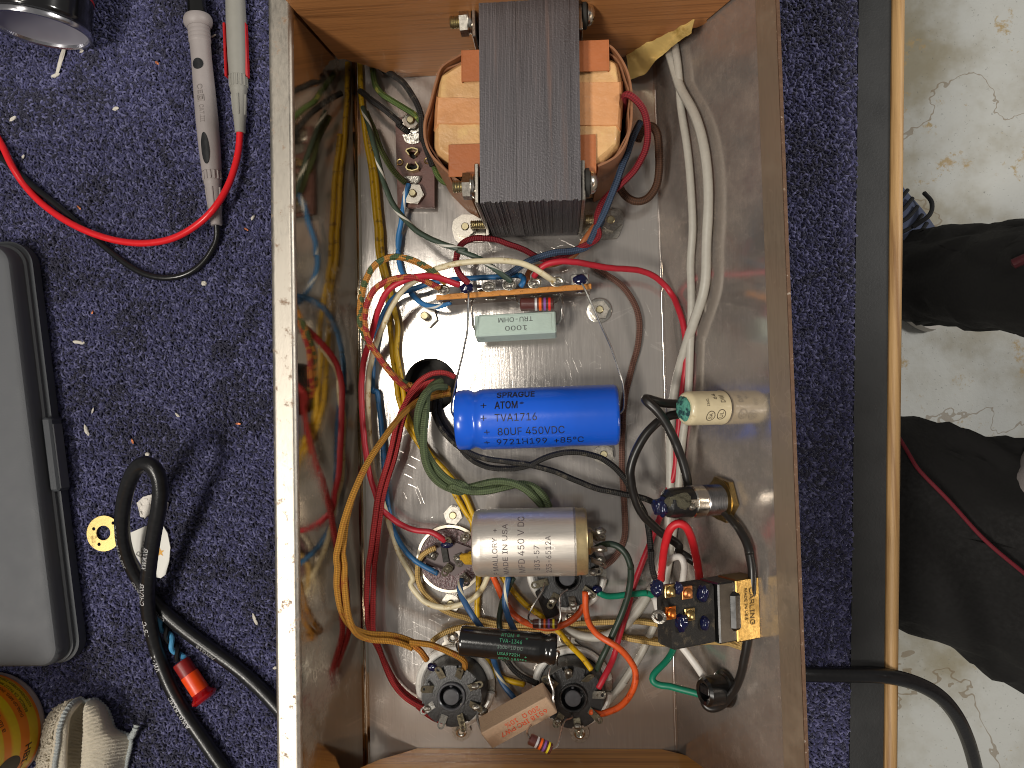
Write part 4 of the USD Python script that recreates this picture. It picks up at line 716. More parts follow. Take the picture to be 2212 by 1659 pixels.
wire('green_cloth_wire', 'V 215 870 2, 235 1000 6, 270 1130 10, 340 1220, 450 1300 13, 600 1390, 740 1470, 830 1545 14, g 820 420 13, 850 620 11, 905 820 10, 950 930, 985 1040, 1060 1150 11, 1175 1190 13', 1.5, GCL2, 'mottled green cloth wire passing under the black one to the transformer coil')
wire('black_cloth_wire', 'V 370 930 2, 500 985 8, 610 1060 14, 710 1200 17, 800 1350 18, 855 1480, 872 1600, g 775 250 18, 772 400, 800 570 17, 850 710, 890 830 15, 930 930', 1.5, BCL, 'black cloth wire hugging the left side of the transformer coil')
wire('black_cloth_wire', 'V 60 1190 6, 150 1250 10, 250 1330 13, 400 1450 14, 600 1620 13, g 400 290 13, 480 370 12, 580 440 9', 1.5, BCL, 'black cloth wire running to the upper tab of the connector board')
wire('green_cloth_wire', 'D 735 735 10, 785 860 12, 828 980, 888 1090, 940 1150 10, 992 1195 8', 1.45, wire_mat('olive_cloth', (86, 96, 52), 'cloth'), 'olive green cloth wire ending at the lower tab of the connector board')
# from the transformer
wire('red_cloth_wire', 'E 1090 760 30, 1085 660 42, 1110 615 48, 1165 650 48, 1215 720 46, 1240 810 44, 1232 950 40, 1165 1100 34, 1070 1205 30, 975 1285 28, 925 1380 27, 915 1460 26, 930 1540 24, H 1335 305 23, 1200 365 19, 1080 430 16, 960 462 13, 860 445 13, 760 395 13, 650 345 14, 540 302 15, 430 288 18, 320 295 20, 230 345 22, 200 430 24, 205 510 25, 235 580 26, 300 655 26', 1.5, DRED, 'dark red cloth wire winding from the transformer down to the terminal strip')
wire('slate_cloth_wire', 'E 1195 800 30, 1150 890 33, 1085 1060 33, 1020 1240 32, 960 1400 28, 905 1500 25, 860 1590 22, H 1395 130 24, 1345 235 22, 1280 345 20, 1170 385 19, 1020 400 19, 900 430 20, 780 480 20, 700 535 20, 610 590 20', 1.6, SLATE, 'slate blue cloth wire twisted with the dark red one below the transformer')
wire('orange_brown_wire', 'H 1330 180 14, 1290 240 15, 1230 330 15, 1180 410 14, 1080 470 11, 930 510 9, 830 530 10, 785 570 13, 782 640 18', 1.35, OBR, 'orange brown wire coming from behind the twisted transformer wires')
wire('brown_felt_wire', 'E 1180 920 20, 1215 840 20, 1265 815 20, 1305 860 20, 1318 1000 18, 1318 1130 16, 1290 1240 14, 1230 1305 12, 1160 1320, 1095 1280 11, 1055 1215 12', 1.6, DBR, 'dark brown fuzzy wire making a closed loop right of the transformer')
wire('brown_wire', 'H 1290 500 6, 1430 585 4, 1560 680 3, 1650 810 2.4, 1695 960, 1690 1120, 1640 1320, 1590 1530, J 1575 300 2, 1560 500, 1555 750, 1570 1000, 1580 1250, 1565 1420, 1500 1540 3, 1400 1620 6', 1.5, BRN, 'flat brown wire bowing along the chassis floor beside the blue capacitor')
wire('red_wire', 'H 835 600 25, 870 545 27, 940 495 28, 1050 472 28, 1170 480 27, 1300 508 24, 1480 530 20, 1700 550 15, 1840 610 12, 1950 730 9, 2025 890 7, 2062 1050 5, K 620 100 4, 600 250, 580 420, 562 600, 545 800, 535 950, 470 1120 6, 425 1270, 375 1410 8, 290 1640, N 215 340 8, 165 480, 125 610, 60 830 9, 20 970 11, M 1330 910 13, 1280 1000 15, 1245 1060 15', 1.45, RED, 'longest red wire running from the terminal strip down the right side to the lower socket')
wire('grey_cable', 'E 1375 305 4, 1410 420, 1450 570 5, 1520 680 6, 1580 820, 1620 1000 6, 1640 1200, 1640 1400, 1625 1600, 0 1524 620 6, 1500 690, K 600 0 6, 550 180 5, 522 330 4, 505 500 3, 500 800, 498 1080, 480 1400, N 330 380 3, 290 480, 220 610, 130 730, 40 800 4, M 1640 330, 1560 455 5, 1440 605, 1300 685, 1150 690 4, 1050 660, 990 620 3', 2.2, GREYW, 'light grey cable bowing widest along the leaning wall')
wire('grey_cable', 'E 1420 290 4, 1450 480 3, 1455 680, 1490 880, 1515 1080, 1530 1300, 1540 1550, 0 1490 560 3, 1494 640, K 655 0 3, 650 200, 630 480 3, 600 620, 580 860, 565 1080, 540 1300, 500 1600, N 300 720 3, 262 800, 220 900, 130 1050, 60 1150, 5 1225, M 1480 960 3, 1370 1110, 1290 1190', 1.8, GREYW, 'light grey cable lying straighter beside the other and passing under the switch')
pair('mustard_cloth_wire', 'I 1600 80 -4, 1500 105 2, 1380 150 9, 1260 230 16, 1180 310 24, 1110 400 32, 1040 500 37, 970 600 41, 900 720 45, 850 830 48, 800 950 50, 760 1080 50, 730 1200 50, 715 1320 49, 690 1450 48, L 690 20 47, 685 180 45, 700 320 43, 720 430 40, 770 540 34, 830 590 28, 920 620 24, 1060 625 20, 1180 650 18, 1270 690 18', 1.4, MUS, ('mustard cloth strand of the thick twist, the one nearer the wafer socket', 'mustard cloth strand of the thick twist, the one nearer the upright wall'), .028, .4, 1.15)
wire('mustard_cloth_wire', 'L 1250 680 19, 1310 720 19, 1340 760 18, 1370 800 16', 1.45, wire_mat('rusty_mustard_cloth', (188, 120, 40), 'cloth', dirt=(160, 72, 20)), 'short rust-stained mustard cloth end at the left lower socket')
wire('mustard_cloth_wire', 'L 1240 660 20, 1400 680 22, 1540 735 23, 1630 780 22, 1675 820 20, 1670 865 17', 1.45, MUS, 'frayed mustard cloth end bent over the left lower socket')
pair('red_cloth_wire', 'I 1480 0 -6, 1390 30 0, 1300 110 6, 1235 220 10, 1185 350 12, 1160 480 12, 1120 650 12, 1070 800 11, 1030 950 11, 1010 1100 10, 990 1250 10, 975 1400 9, 955 1520 9, L 930 60 8, 920 250, 920 430, 930 580 7, 985 700 6, 1045 850, 1110 980 5, 1200 1085, 1300 1150 6, 1390 1190 8', 1.35, RCL, ('red cloth wire of the red pair, its left strand', 'red cloth wire of the red pair, its right strand'), .022, 1.4, 1.1)
wire('red_cloth_wire', 'L 1300 1170 5, 1380 1235, 1460 1280, 1560 1290 6, 1620 1265, 1660 1225 9', 1.35, RCL, 'red cloth wire end bowing under the left lower socket')
wire('red_cloth_wire', 'G 1640 1420 -3, 1560 1385 3, 1450 1390 6, 1350 1450 7, 1290 1530 6, 1250 1600 8, I 1240 180 10', 1.35, RCL, 'red cloth wire hooked over the rim of the chassis hole')
pair('green_cloth_wire', 'I 1545 25 0, 1480 40 8, 1410 110 15, 1375 230 19, 1360 380 20, 1380 530 19, 1430 680 18, 1510 790 17, 1620 860 16, 1740 885 16, J 140 955 16, 280 990, 420 975 17, 560 950, 690 945 18, 800 980, 880 1050 17, 930 1130 14', 1.8, GCL, ('thick green cloth wire of the green twist, left strand near the hole', 'thick green cloth wire of the green twist, right strand near the hole'), .13, .2, 1.0)
wire('black_cloth_wire', 'J 30 260 -2, 20 330 6, 55 440 11, 140 570 14, 270 670 16, 440 735 17, 640 760 17, 840 795 16, 1020 850 17, 1200 930 18, 1390 995 18, 1600 1030 16, 1720 1055, 1800 1090 16, K 340 1190 17, 385 1220 18', 1.4, BCL, 'black cloth wire running from the hole to the fuse holder tip')
wire('black_cloth_wire', 'J 70 250 -4, 60 340 3, 110 480 8, 210 620 10, 330 750 12, 480 812 13, 640 818 13, 790 790 15, 950 725 20, 1100 692 22, 1230 692 22, 1350 720 21, 1460 790 20, 1550 880 19, 1640 1010 17, 1720 1150 17, 1765 1290 18, 1780 1450 19, 1795 1600 20, N 262 260 21, 268 340, 280 420, 300 468 22', 1.4, BCL, 'black cloth wire humped below the blue capacitor and ending at the switch')
# on and around the leaning wall
wire('black_wire', 'K 600 398 31, 500 390 34, 420 382 37, 340 362 39, 285 345 40, 268 352 41, 300 375 41.5, 370 430 41.5, 440 520 41, 500 630 40, 550 750 39, 595 870 38, 622 980 37, 635 1080 36, 625 1160 35, 590 1215 33, 540 1235 31', 2.0, BLK, 'thick black wire folded back from the cream cylinder to the fuse holder')
wire('black_wire', 'K 620 480 31, 540 480 33, 450 505 34, 370 560 35, 280 660 35, 210 790 34, 170 920 33, 172 1050 31, 205 1170 29, 270 1290 27, 350 1380 25, 450 1460 23, 580 1560 21, d 560 60 20, 680 140 19, 780 210 18', 2.0, BLK, 'thick black wire sweeping left from the cream cylinder and down to the switch')
wire('black_wire', 'K 765 1190 37, 840 1215 38, 920 1265 38, 1000 1345, 1070 1430 38, 1120 1530 38, 1150 1640 39, N 880 250 40, 905 370 41, 900 600 42, 885 800 41, 862 960 39, 830 1090 37, 780 1190 35, 710 1265 33, 650 1285 31, 605 1260 30, 600 1225 30', 1.75, BLK, 'black wire arching from the fuse holder past the gold bracket to the grommet')
wire('red_wire', 'N 330 455 26, 335 380 32, 345 280 37, 365 190 41, 395 120 44, 435 92 45, 480 108 45, 515 170 43, 545 280 39, 565 390 34, 578 520 28', 1.75, REDB, 'short bright red wire arching between two switch lugs')
wire('teal_wire', 'M 1245 345 14, 1290 372 13, 1370 375 12, 1480 362 11, 1620 350 10, N 180 548 10, 260 545 10, 320 600 9, 360 680, 400 760 10, 415 830 12, 395 920 14, 340 1000 17, 280 1060 19, 262 1098 20, 300 1128 20, 400 1145 22, 520 1175 24, 640 1215 27', 1.5, TEAL, 'teal green wire bent in a sharp elbow between socket, switch and grommet')
wire('white_wire', 'N 292 575 20, 310 640 22, 345 720 24, 400 800 25, 460 880 26, 530 975 27, 590 1060 29, 632 1140 31, 655 1250 31', 1.7, WHT, 'white wire running from the eye lug of the switch down to the grommet')
wire('white_wire', 'N 365 355 16, 390 325 20, 425 305 25, 460 312 29, 478 350 29, 476 410 27, 465 475 24', 1.5, WHT, 'short white wire hooked over the top of the switch')
wire('beige_cloth_wire', 'T 800 20 7, 720 50 8, 640 110 7, 595 200 5, 580 310 4, 595 420, 650 540 3, 740 640, 860 740, 1010 810, 1180 860, L 1730 492 2, M 300 545 2, 450 572, 620 588, 850 590, 1080 582, 1280 568 3, 1480 562, 1680 570, N 150 720 4, 300 740 6, 420 755 9, 520 765 13', 1.35, BEI, 'beige cloth wire from the wafer socket across to the switch, the upper of the two')
wire('beige_cloth_wire', 'M 0 715 8, 60 660 7, 150 625 5, 260 600 3, 420 605 2, 620 628 2, 850 640, 1090 640, 1290 650, 1480 685, 1700 705 3, N 120 835 5, 280 862 8, 400 868 10, 520 862 13, 650 852 16, 760 866 20, 850 890 25', 1.35, BEI, 'lower beige cloth wire, running under the black capacitor to the leaning wall')
wire('beige_cloth_wire', 'N 645 738 24, 700 775 25, 770 815 26, 855 870 27', 1.45, BEI, 'short beige cloth wire from the switch corner to the leaning wall')
wire('beige_cloth_wire', 'N 488 758 20, 550 785 18, 620 815 17, 690 845 16', 1.35, wire_mat('stained_beige_cloth', (196, 142, 62), 'cloth', dirt=(150, 116, 40)), 'short stained beige cloth wire leaving a blue lacquered switch lug')
wire('orange_wire', 'M 455 215 8, 490 300 7, 530 390 6, 585 470 6, 650 540, 740 588 8, 850 612 10, 960 600 11, 1050 555 11, 1110 490 10, 1140 420 11, 1148 345 14', 1.55, ORG, 'orange wire sagging in a wide bend behind the banded resistor')
wire('orange_wire', 'M 1150 345 15, 1148 460 16, 1165 560 18, 1215 640 21, 1310 705 23, 1400 760 23, 1475 840 22, 1518 930 21, 1515 1020 20, 1470 1130 18, 1400 1205 16, 1310 1250 15, 1240 1258 15, 1185 1235 16', 1.5, ORG, 'orange wire making the big bow right of the right-hand lower socket')
wire('dark_green_wire', 'J 1330 1478 22, 1390 1440 26, 1460 1430 29, 1530 1460 30, 1590 1530 30, 1625 1640 29, M 1480 130 28, 1490 230 26, 1470 360 24, 1420 500 22, 1360 640 21, 1300 770 19, 1260 860 18, 1238 925 16', 1.5, DGR, 'dark green wire arching from the silver can to the right-hand lower socket')
wire('dark_green_wire', 'M 610 235 14, 580 290 14, 540 380 13, 515 480 12, 505 560 12, 512 640 12, 530 760 8, 545 850 6', 1.4, DGR, 'dark green wire dropping from the silver can beneath the black capacitor')
wire('blue_wire', 'M 225 255 9, 205 310 13, 218 370 15, 260 450 17, 310 530 18, 360 600 18, 420 720 12, 455 830 6, 485 930 4, 530 1030, 600 1120 5, 650 1190', 1.45, SWHT, 'blue and cream wire passing under the black capacitor to the sand-coloured resistor')
wire('blue_wire', 'M 575 230 16, 555 320 16, 550 410 16, 565 500 16, 590 570 15, 625 640 14', 1.45, SWHT, 'blue wire with a white stripe dropping from the silver can to the black capacitor')
wire('black_cloth_wire', 'M 550 840 5, 590 900 4, 650 955, 720 1000, 790 1030 6', 1.4, BCL, 'greasy black cloth wire between the two lower sockets')
solo('black_sleeve', cyl(P('M', 820, 320, 6), P('M', 905, 525, 7), 3.0, 16, .4), mat('fuzzy_sleeve', (34, 32, 32), .85, 0, .4, 900, .7, 2500), 'short black fuzzy sleeve lying behind the banded resistor', 'sleeve')
# crumpled yellow paper under the upper wooden end
u_ = np.linspace(0, 1, 26); A_ = np.array([P('E', x, y, z)[:3] for x, y, z in ((1090, 372, 8), (1200, 345, 16), (1330, 300, 26), (1440, 245, 36), (1540, 195, 44))]); B_ = np.array([P('E', x, y, z)[:3] for x, y, z in ((1120, 520, 4), (1215, 490, 8), (1295, 400, 14), (1390, 320, 24), (1530, 215, 40))])
A_, B_ = spline(A_, 1.2), spline(B_, 1.2); n_ = 40; A_ = np.array([np.interp(np.linspace(0, 1, n_), np.linspace(0, 1, len(A_)), A_[:, i]) for i in range(3)]).T; B_ = np.array([np.interp(np.linspace(0, 1, n_), np.linspace(0, 1, len(B_)), B_[:, i]) for i in range(3)]).T
A_ = A_ + np.array([0, 3.0, 1.0]); k_ = 14; tt = np.linspace(0, 1, k_)[:, None, None]; gridp = (1 - tt) * A_[None] + tt * B_[None]
gridp[..., 2] += 3.5 * np.sin(tt[..., 0] * 3.0 + np.linspace(0, 7, n_)[None]) * np.sin(np.pi * tt[..., 0]) + 4.5 * (meshkit.fbm(gridp / 5, 3) - .5)
def sheet(gp, th=.2):
    a, b, _ = gp.shape; i, j = np.meshgrid(np.arange(a - 1), np.arange(b - 1), indexing='ij'); p = (i * b + j).ravel(); F = np.vstack([np.column_stack([p, p + 1, p + b + 1]), np.column_stack([p, p + b + 1, p + b])])
    V = gp.reshape(-1, 3); m = trimesh.Trimesh(V, F, process=False); n = m.vertex_normals; n = n if n[:, 2].mean() > 0 else -n
    q = trimesh.Trimesh(np.vstack([V, V - n * th]), np.vstack([F, F[:, ::-1] + len(V)]), process=False); return q
solo('paper_scrap', sheet(gridp), mat('yellow_kraft_paper', (226, 194, 120), .55, 0, .15, 90, .3, 400, dirt=(168, 136, 66), dirt_at=(.5, .7), ds=60), 'crumpled yellow paper curling out from under the upper wooden end', 'paper', smooth=60)

# ================================================================== things on the bench
# spray can lying on its side, its hollow base towards us
zc = BENCH + 25; cc = P('A', 262, 205, zc); cax = np.array([.10, 1.0, 0.06]); cax /= np.linalg.norm(cax); cn = thing('spray_can', cc * (1, 1, 0) + (0, 0, BENCH), 'black spray can lying on its side with a silver hollow base', 'can'); Fa = frame(cax, (0, 0, 1))
CANM = mat('can_metal', (208, 208, 214), .2, 1.0, .06, 200); part('base_rim', place(lathe([(22.2, 2.2), (22.6, .6), (23.4, 0), (24.4, .1), (24.9, 1.0), (24.9, 2.6), (24.0, 3.4), (23.5, 4.4)], 96), cc, Fa), CANM, cn)
part('hollow_base', place(lathe([(22.3, 2.0), (21.0, 3.6), (16, 6.4), (10, 8.2), (5, 9.0), (0, 9.3)], 96), cc, Fa), mat('brushed_base', (176, 174, 184), .42, .6, .1, 60), cn)
part('can_body', place(lathe([(23.6, 4.2), (24.2, 5.0), (24.4, 6.5), (24.4, 120), (0, 120)], 96), cc, Fa), mat('black_can_paint', (18, 18, 20), .14, 0, .15, 300, coat=.7), cn)
part('red_line', place(lathe([(24.42, 19.0), (24.5, 19.2), (24.5, 20.2), (24.42, 20.4)], 96), cc, Fa), mat('red_print', (150, 30, 34), .4), of(cn, 'can_body'))
for s_, w, h, al, t_ in (('TS DANGER OF', 19, 2.4, 13.4, .25), ('READ BACK LABEL', 20, 1.8, 23, .1)):
    q = line(s_, h, w, False, .05); q.vertices = np.asarray(q.vertices) - (w / 2, 0, 0); part('lettering', on_cyl(q, cc, -cax, (0, 0, 1), 24.4, -al, t_, True), mat('white_print', (224, 224, 226), .5), of(cn, 'can_body'), smooth=False)
# test probes with their leads
PGREY = mat('probe_grey', (158, 150, 148), .5, 0, .06, 200, .1, 900); PGREY2 = mat('probe_grey_warm', (150, 148, 140), .5, 0, .06, 200, .1, 900); PBLK = mat('probe_black', (34, 35, 37), .34, 0, .12)
def probe_parts(t, a, b, body, redside=False):
    X = b - a; L = np.linalg.norm(X); X = X / L; Fp = frame(X, (0, 0, 1)); return X, L, Fp
bl = thing('test_probe', P('A', 1350, 700, BENCH), 'grey test probe with a black tip guard, on a black lead', 'test probe')
a, b = P('A', 1291, 105, BENCH + 6.2), P('A', 1415, 1470, BENCH + 4.6); X = (b - a) / np.linalg.norm(b - a); L = np.linalg.norm(b - a); Fp = frame(X, (0, 0, 1)); u = L / 1365.0
def rad(px): return px / 1.659 / 1.82278 * (322 - BENCH - 6) / FPX / 2
part('tip_guard', place(lathe([(0, -40), (rad(112), -40), (rad(118), -14), (rad(136), 0), (0, 1)], 40), a, Fp), mat('gloss_black', (20, 20, 20), .2), bl)
part('collar', place(lathe([(rad(130), 0), (rad(172), 2 * u * 2), (rad(190), 22 * u), (rad(192), 46 * u), (rad(176), 66 * u), (rad(150), 78 * u), (0, 80 * u)], 48), a, Fp), PGREY, bl)
pr = []
for i in range(4): pr += [(rad(140), (74 + i * 26) * u), (rad(146), (80 + i * 26) * u), (rad(146), (93 + i * 26) * u), (rad(139), (97 + i * 26) * u)]
pr += [(rad(136), 180 * u), (rad(134), 300 * u), (rad(142), 480 * u), (rad(147), 700 * u), (rad(142), 860 * u), (rad(130), 1000 * u), (rad(126), 1020 * u), (0, 1020 * u)]
part('handle', place(lathe([(0, 72 * u)] + pr, 48), a, Fp), PGREY, bl)
def ribs(t, z0, z1, r0, r1, m_, o, Fm, n=14):
    q = [lathe([(0, z0), (r0, z0), (r1, z1), (0, z1)], 40)]
    for k in range(n):
        an = 2 * math.pi * k / n; q.append(place(box((0, 0, 0), (1.0, .9, (z1 - z0) * .86), ch=.2), (math.cos(an) * (r0 + r1) / 2, math.sin(an) * (r0 + r1) / 2, (z0 + z1) / 2 - .2), rotm(0, 0, an)))
    part('grip_ring', place(join(*q), o, Fm), m_, t)
ribs(bl, 1020 * u, 1082 * u, rad(116), rad(112), PGREY, a, Fp)
def relief(t, z0, z1, r0, r1, m_, o, Fm, slots=6):
    m = lathe([(0, z0), (r0 + .4, z0), (r0 + .4, z0 + 1.4), (r0, z0 + 2.2), (r1, z1), (r1 * .85, z1 + .3), (0, z1 + .3)], 40); q = [m]
    for k in range(slots):
        an = 2 * math.pi * k / slots + .26; zz0, zz1 = z0 + 4, z0 + (z1 - z0) * .62; p0_ = np.array([math.cos(an) * r0 * .99, math.sin(an) * r0 * .99, zz0]); p1_ = np.array([math.cos(an) * (r0 + (r1 - r0) * .6) * 1.0, math.sin(an) * (r0 + (r1 - r0) * .6) * 1.0, zz1]); q.append(tube(np.linspace(p0_, p1_, 5), .5, 8))
    part('strain_relief', place(join(*q), o, Fm), m_, t)
relief(bl, 1082 * u, 1365 * u, rad(106), rad(74), PGREY, a, Fp)
def on_probe(k, x, y, off=0.0): return P(k, x, y, BENCH + 6 + 6.05 + off)
def oval(rx, ry):
    q = trimesh.creation.cylinder(1, .35, sections=40); q = q.subdivide().subdivide(); v = np.asarray(q.vertices); q.vertices = v * (rx, ry, 1) + (0, 0, .05); return q
def on_handle(m, k, x, y, r): return on_cyl(m, a, X, (0, 0, 1), r, np.dot(P(k, x, y, BENCH + 11) - a, X))
part('round_emblem', on_handle(oval(3.0, 2.9), 'A', 1320, 412, rad(139)), PBLK, of(bl, 'handle')); part('oval_emblem', on_handle(oval(8.6, 2.2), 'A', 1374, 960, rad(141)), PBLK, of(bl, 'handle'))
Mv = np.column_stack([X, np.cross((0, 0, 1), X), np.array([0, 0, 1.0])])
EMB = mat('embossed_grey', (142, 134, 131), .45, 0, .05)
for s_, w, h, x, y in (('CE', 5.2, 2.6, 1340, 545), ('CAT.III', 9.4, 2.3, 1356, 678)):
    part('lettering', on_handle(place(line(s_, h, w, False, .3), (0, -h / 2, 0)), 'A', x, y, rad(144)), EMB, of(bl, 'handle'))
sq = sg.box(-1.8, -1.8, 1.8, 1.8); part('double_square', on_handle(prism(sq.difference(sq.buffer(-.45)).union(sg.box(-.9, -.9, .9, .9).difference(sg.box(-.5, -.5, .5, .5))), 0, .3), 'A', 1349, 634, rad(146)), EMB, of(bl, 'handle'))
def lead(t, s, r, m_):
    p = smooth_path(spline(pts(s), 2.0), 6); part('lead', tube(p, r, 14), m_, t)
LB_ = BENCH + 1.9
lead(bl, f'A 1414 1455 {BENCH+4.6}, 1424 1530 {BENCH+3}, 1412 1600 {LB_}, B 1405 90, 1370 175, 1300 250, 1215 302, 1090 325, 960 305, 830 235, 715 145, 610 55, A 560 1505 {LB_}, 500 1448, 380 1345, 230 1228, 100 1112, 0 1020 {LB_}, -60 960', 1.75, mat('black_lead', (24, 24, 26), .26, 0, .1))
rp = thing('test_probe', P('A', 1550, 300, BENCH), 'grey test probe with red side strips, on a red lead next to the chassis flange', 'test probe')
a, b = P('A', 1535, -60, BENCH + 6.4), P('A', 1570, 865, BENCH + 4.8); X = (b - a) / np.linalg.norm(b - a); L = np.linalg.norm(b - a); Fp = frame(X, (0, 0, 1)); u = L / 925.0
part('handle', place(lathe([(0, 0), (rad(128), 0), (rad(134), 200 * u), (rad(130), 420 * u), (rad(120), 560 * u), (0, 560 * u)], 48), a, Fp), PGREY2, rp); ribs(rp, 555 * u, 640 * u, rad(114), rad(112), PGREY2, a, Fp)
relief(rp, 640 * u, 925 * u, rad(104), rad(70), PGREY2, a, Fp)
for s in (-1, 1):
    c = P('A', 1543 + s * 67, 330, BENCH + 5); part('side_strip', box(c, (1.4, 30, 4), np.column_stack([np.cross(X, ez), X, ez]), .5), mat('red_strip', (200, 30, 34), .35), rp)
lead(rp, f'A 1568 850 {BENCH+5}, 1562 960 {BENCH+5}, 1532 1100 {BENCH+7}, 1478 1240 {BENCH+10}, 1390 1375 {BENCH+13}, 1280 1475 {BENCH+11}, 1130 1558 {BENCH+8}, 950 1590 {BENCH+6}, 780 1576 {BENCH+5}, 620 1532 {BENCH+5.4}, 480 1470 {BENCH+5.4}, 350 1390 {BENCH+3}, 230 1290 {LB_}, 130 1170 {BENCH+3}, 75 1080 {BENCH+5}, 20 960 {BENCH+3}, -40 860 {LB_}', 1.85, mat('red_lead', (232, 32, 40), .3, 0, .06))
# grey plastic case
zl = BENCH + 32
k1, k2 = P('C', 338, 1145, BENCH + 13), P('B', 112, 108, BENCH + 13)
U = (k2 - k1) / np.linalg.norm(k2 - k1); Vv = np.array([U[1], -U[0], 0]); Vv = Vv if Vv[0] > 0 else -Vv; LC = np.linalg.norm(k2 - k1); Vv = P('C', 300, 1144, BENCH + 13) - P('C', 0, 1146, BENCH + 13); Vv /= np.linalg.norm(Vv); CM = np.column_stack([Vv, U, ez])
CASE = mat('case_grey', (96, 98, 102), .66, 0, .05, 60, .25, 1600); CASED = mat('case_dark_grey', (70, 73, 78), .6, 0, .06, 60, .25, 1600)
def rrect(x0, x1, y0, y1, r): return sg.box(x0 + r, y0 + r, x1 - r, y1 - r).buffer(r, 12)
def loft(secs):
    m = None
    for (p, z), (q, w) in zip(secs[:-1], secs[1:]):
        h_ = m3.Manifold.hull_points(np.vstack([np.column_stack([np.array(p.exterior.coords), np.full(len(p.exterior.coords), z)]), np.column_stack([np.array(q.exterior.coords), np.full(len(q.exterior.coords), w)])])); m = h_ if m is None else m + h_
    return m
case = thing('tool_case', k1 * (1, 1, 0) + (0, 0, BENCH), 'grey plastic case with rounded corners lying on the carpet at the left edge', 'case')
lidp = rrect(-160, 0, 0, LC, 11); base = k1 * (1, 1, 0)
part('lid', place(loft([(lidp, 9), (lidp, 15), (lidp.buffer(-.4), 17.8), (lidp.buffer(-1.4), 19.4), (lidp.buffer(-3.0), 20.2), (lidp.buffer(-5), 20.4)]), base + (0, 0, BENCH), CM), CASE, case, smooth=25)
bp = rrect(-160, 4.0, -1, LC + 3.5, 13)
part('lid_rim', place(loft([(rrect(-160, 1.8, -.5, LC + 1.4, 12), 7.8), (rrect(-160, 1.8, -.5, LC + 1.4, 12), 9.8)]), base + (0, 0, BENCH), CM), CASE, case, smooth=25)
part('base', place(loft([(bp.buffer(-2), .3), (bp, 2), (bp, 8.0)]), base + (0, 0, BENCH), CM), CASED, case, smooth=25)
ly = np.dot(P('C', 300, 100, BENCH + 12) - base, U)
part('latch', place(box((3.2, ly, 7.2), (5.6, 40, 10), ch=1.2), base + (0, 0, BENCH), CM), CASED, case); part('latch_rib', place(box((6.1, ly - 1, 7.2), (.7, 35, 7.5), ch=.3), base + (0, 0, BENCH), CM), CASE, case)
# bottle with a yellow and orange wrap
bo = P('O', -50, 1060, BENCH); bt = thing('bottle', bo, 'upright bottle with a yellow and orange striped label in the lower left corner', 'bottle'); BR = 29.5
part('bottle_body', place(lathe([(0, .4), (26, 0), (28.6, .8), (29.5, 3), (29.5, 80), (27, 95), (16, 108), (12, 112), (12, 122), (0, 122)], 96), bo), mat('milky_plastic', (216, 198, 190), .35, 0, .05, 100, coat=.2), bt)
g = G(); pos = g.add('geometry', 'position'); zz = f"{g.add('separate_xyz', vector=pos)}.z"
wob = g.math('multiply', g.noise(pos, 25, 2, .5), .003); zz2 = g.math('add', zz, wob)
w_ = g.math('sine', g.math('multiply', zz2, 2 * math.pi / .0125)); w2 = g.math('sine', g.math('multiply', zz2, 2 * math.pi / .0047)); kk = g.step(g.math('multiply_add', w2, .3, w_), -.25, .25)
col = g.mixc(kk, lin((255, 140, 22)), g.mixc(g.noise(pos, 600, 3, .6), lin((250, 214, 36)), lin((236, 194, 26))))
LABEL = g.done('striped_label', principled(g, base_color=col, roughness=.32, coat_weight=.3))
part('label', place(lathe([(29.55, 6), (29.8, 6.2), (29.8, 78), (29.55, 78.2)], 120), bo), LABEL, bt)
th0 = math.radians(48)
def on_bottle(m, z, ang): 
    m = m.copy(); x, y, w = np.asarray(m.vertices).T; t = ang + x / BR; r = 29.85 + w; m.vertices = np.column_stack([np.cos(t) * r, np.sin(t) * r, y + z]) + bo; return m
BTXT = mat('brown_label_print', (72, 44, 14), .5)
for s_, w, h, z, ang in (('922303000457REVH 16S16', 24, 1.6, 9.0, .46), ('BENICIA, CA 94510 MADE IN USA', 32, 1.9, 12.6, .42), ('DUNLOP MFG. INC. P.O. BOX', 31, 1.9, 16.6, .38), ('a long', 9.5, 2.8, 30.5, .30), ('to n', 6.5, 2.8, 35.5, .22)):
    part('lettering', on_bottle(line(s_, h, w, False, .05), z, ang), BTXT, of(bt, 'label'), smooth=False)
q = line('HBI-', 4.4, 13, True, .06); q.vertices = np.asarray(q.vertices) * (-1, -1, 1); part('lettering', on_bottle(q, 17.5, -.12), BTXT, of(bt, 'label'), smooth=False)
a_ = np.linspace(0, 2 * np.pi, 40)[:-1]; part('dark_blot', on_bottle(arr(m3.Manifold.extrude(m3.CrossSection([np.column_stack([np.cos(a_) * 7.5, np.sin(a_) * 10])]), .08).refine_to_length(1.2)), 29, -.42), mat('label_black', (42, 38, 34), .4), of(bt, 'label'), smooth=False)
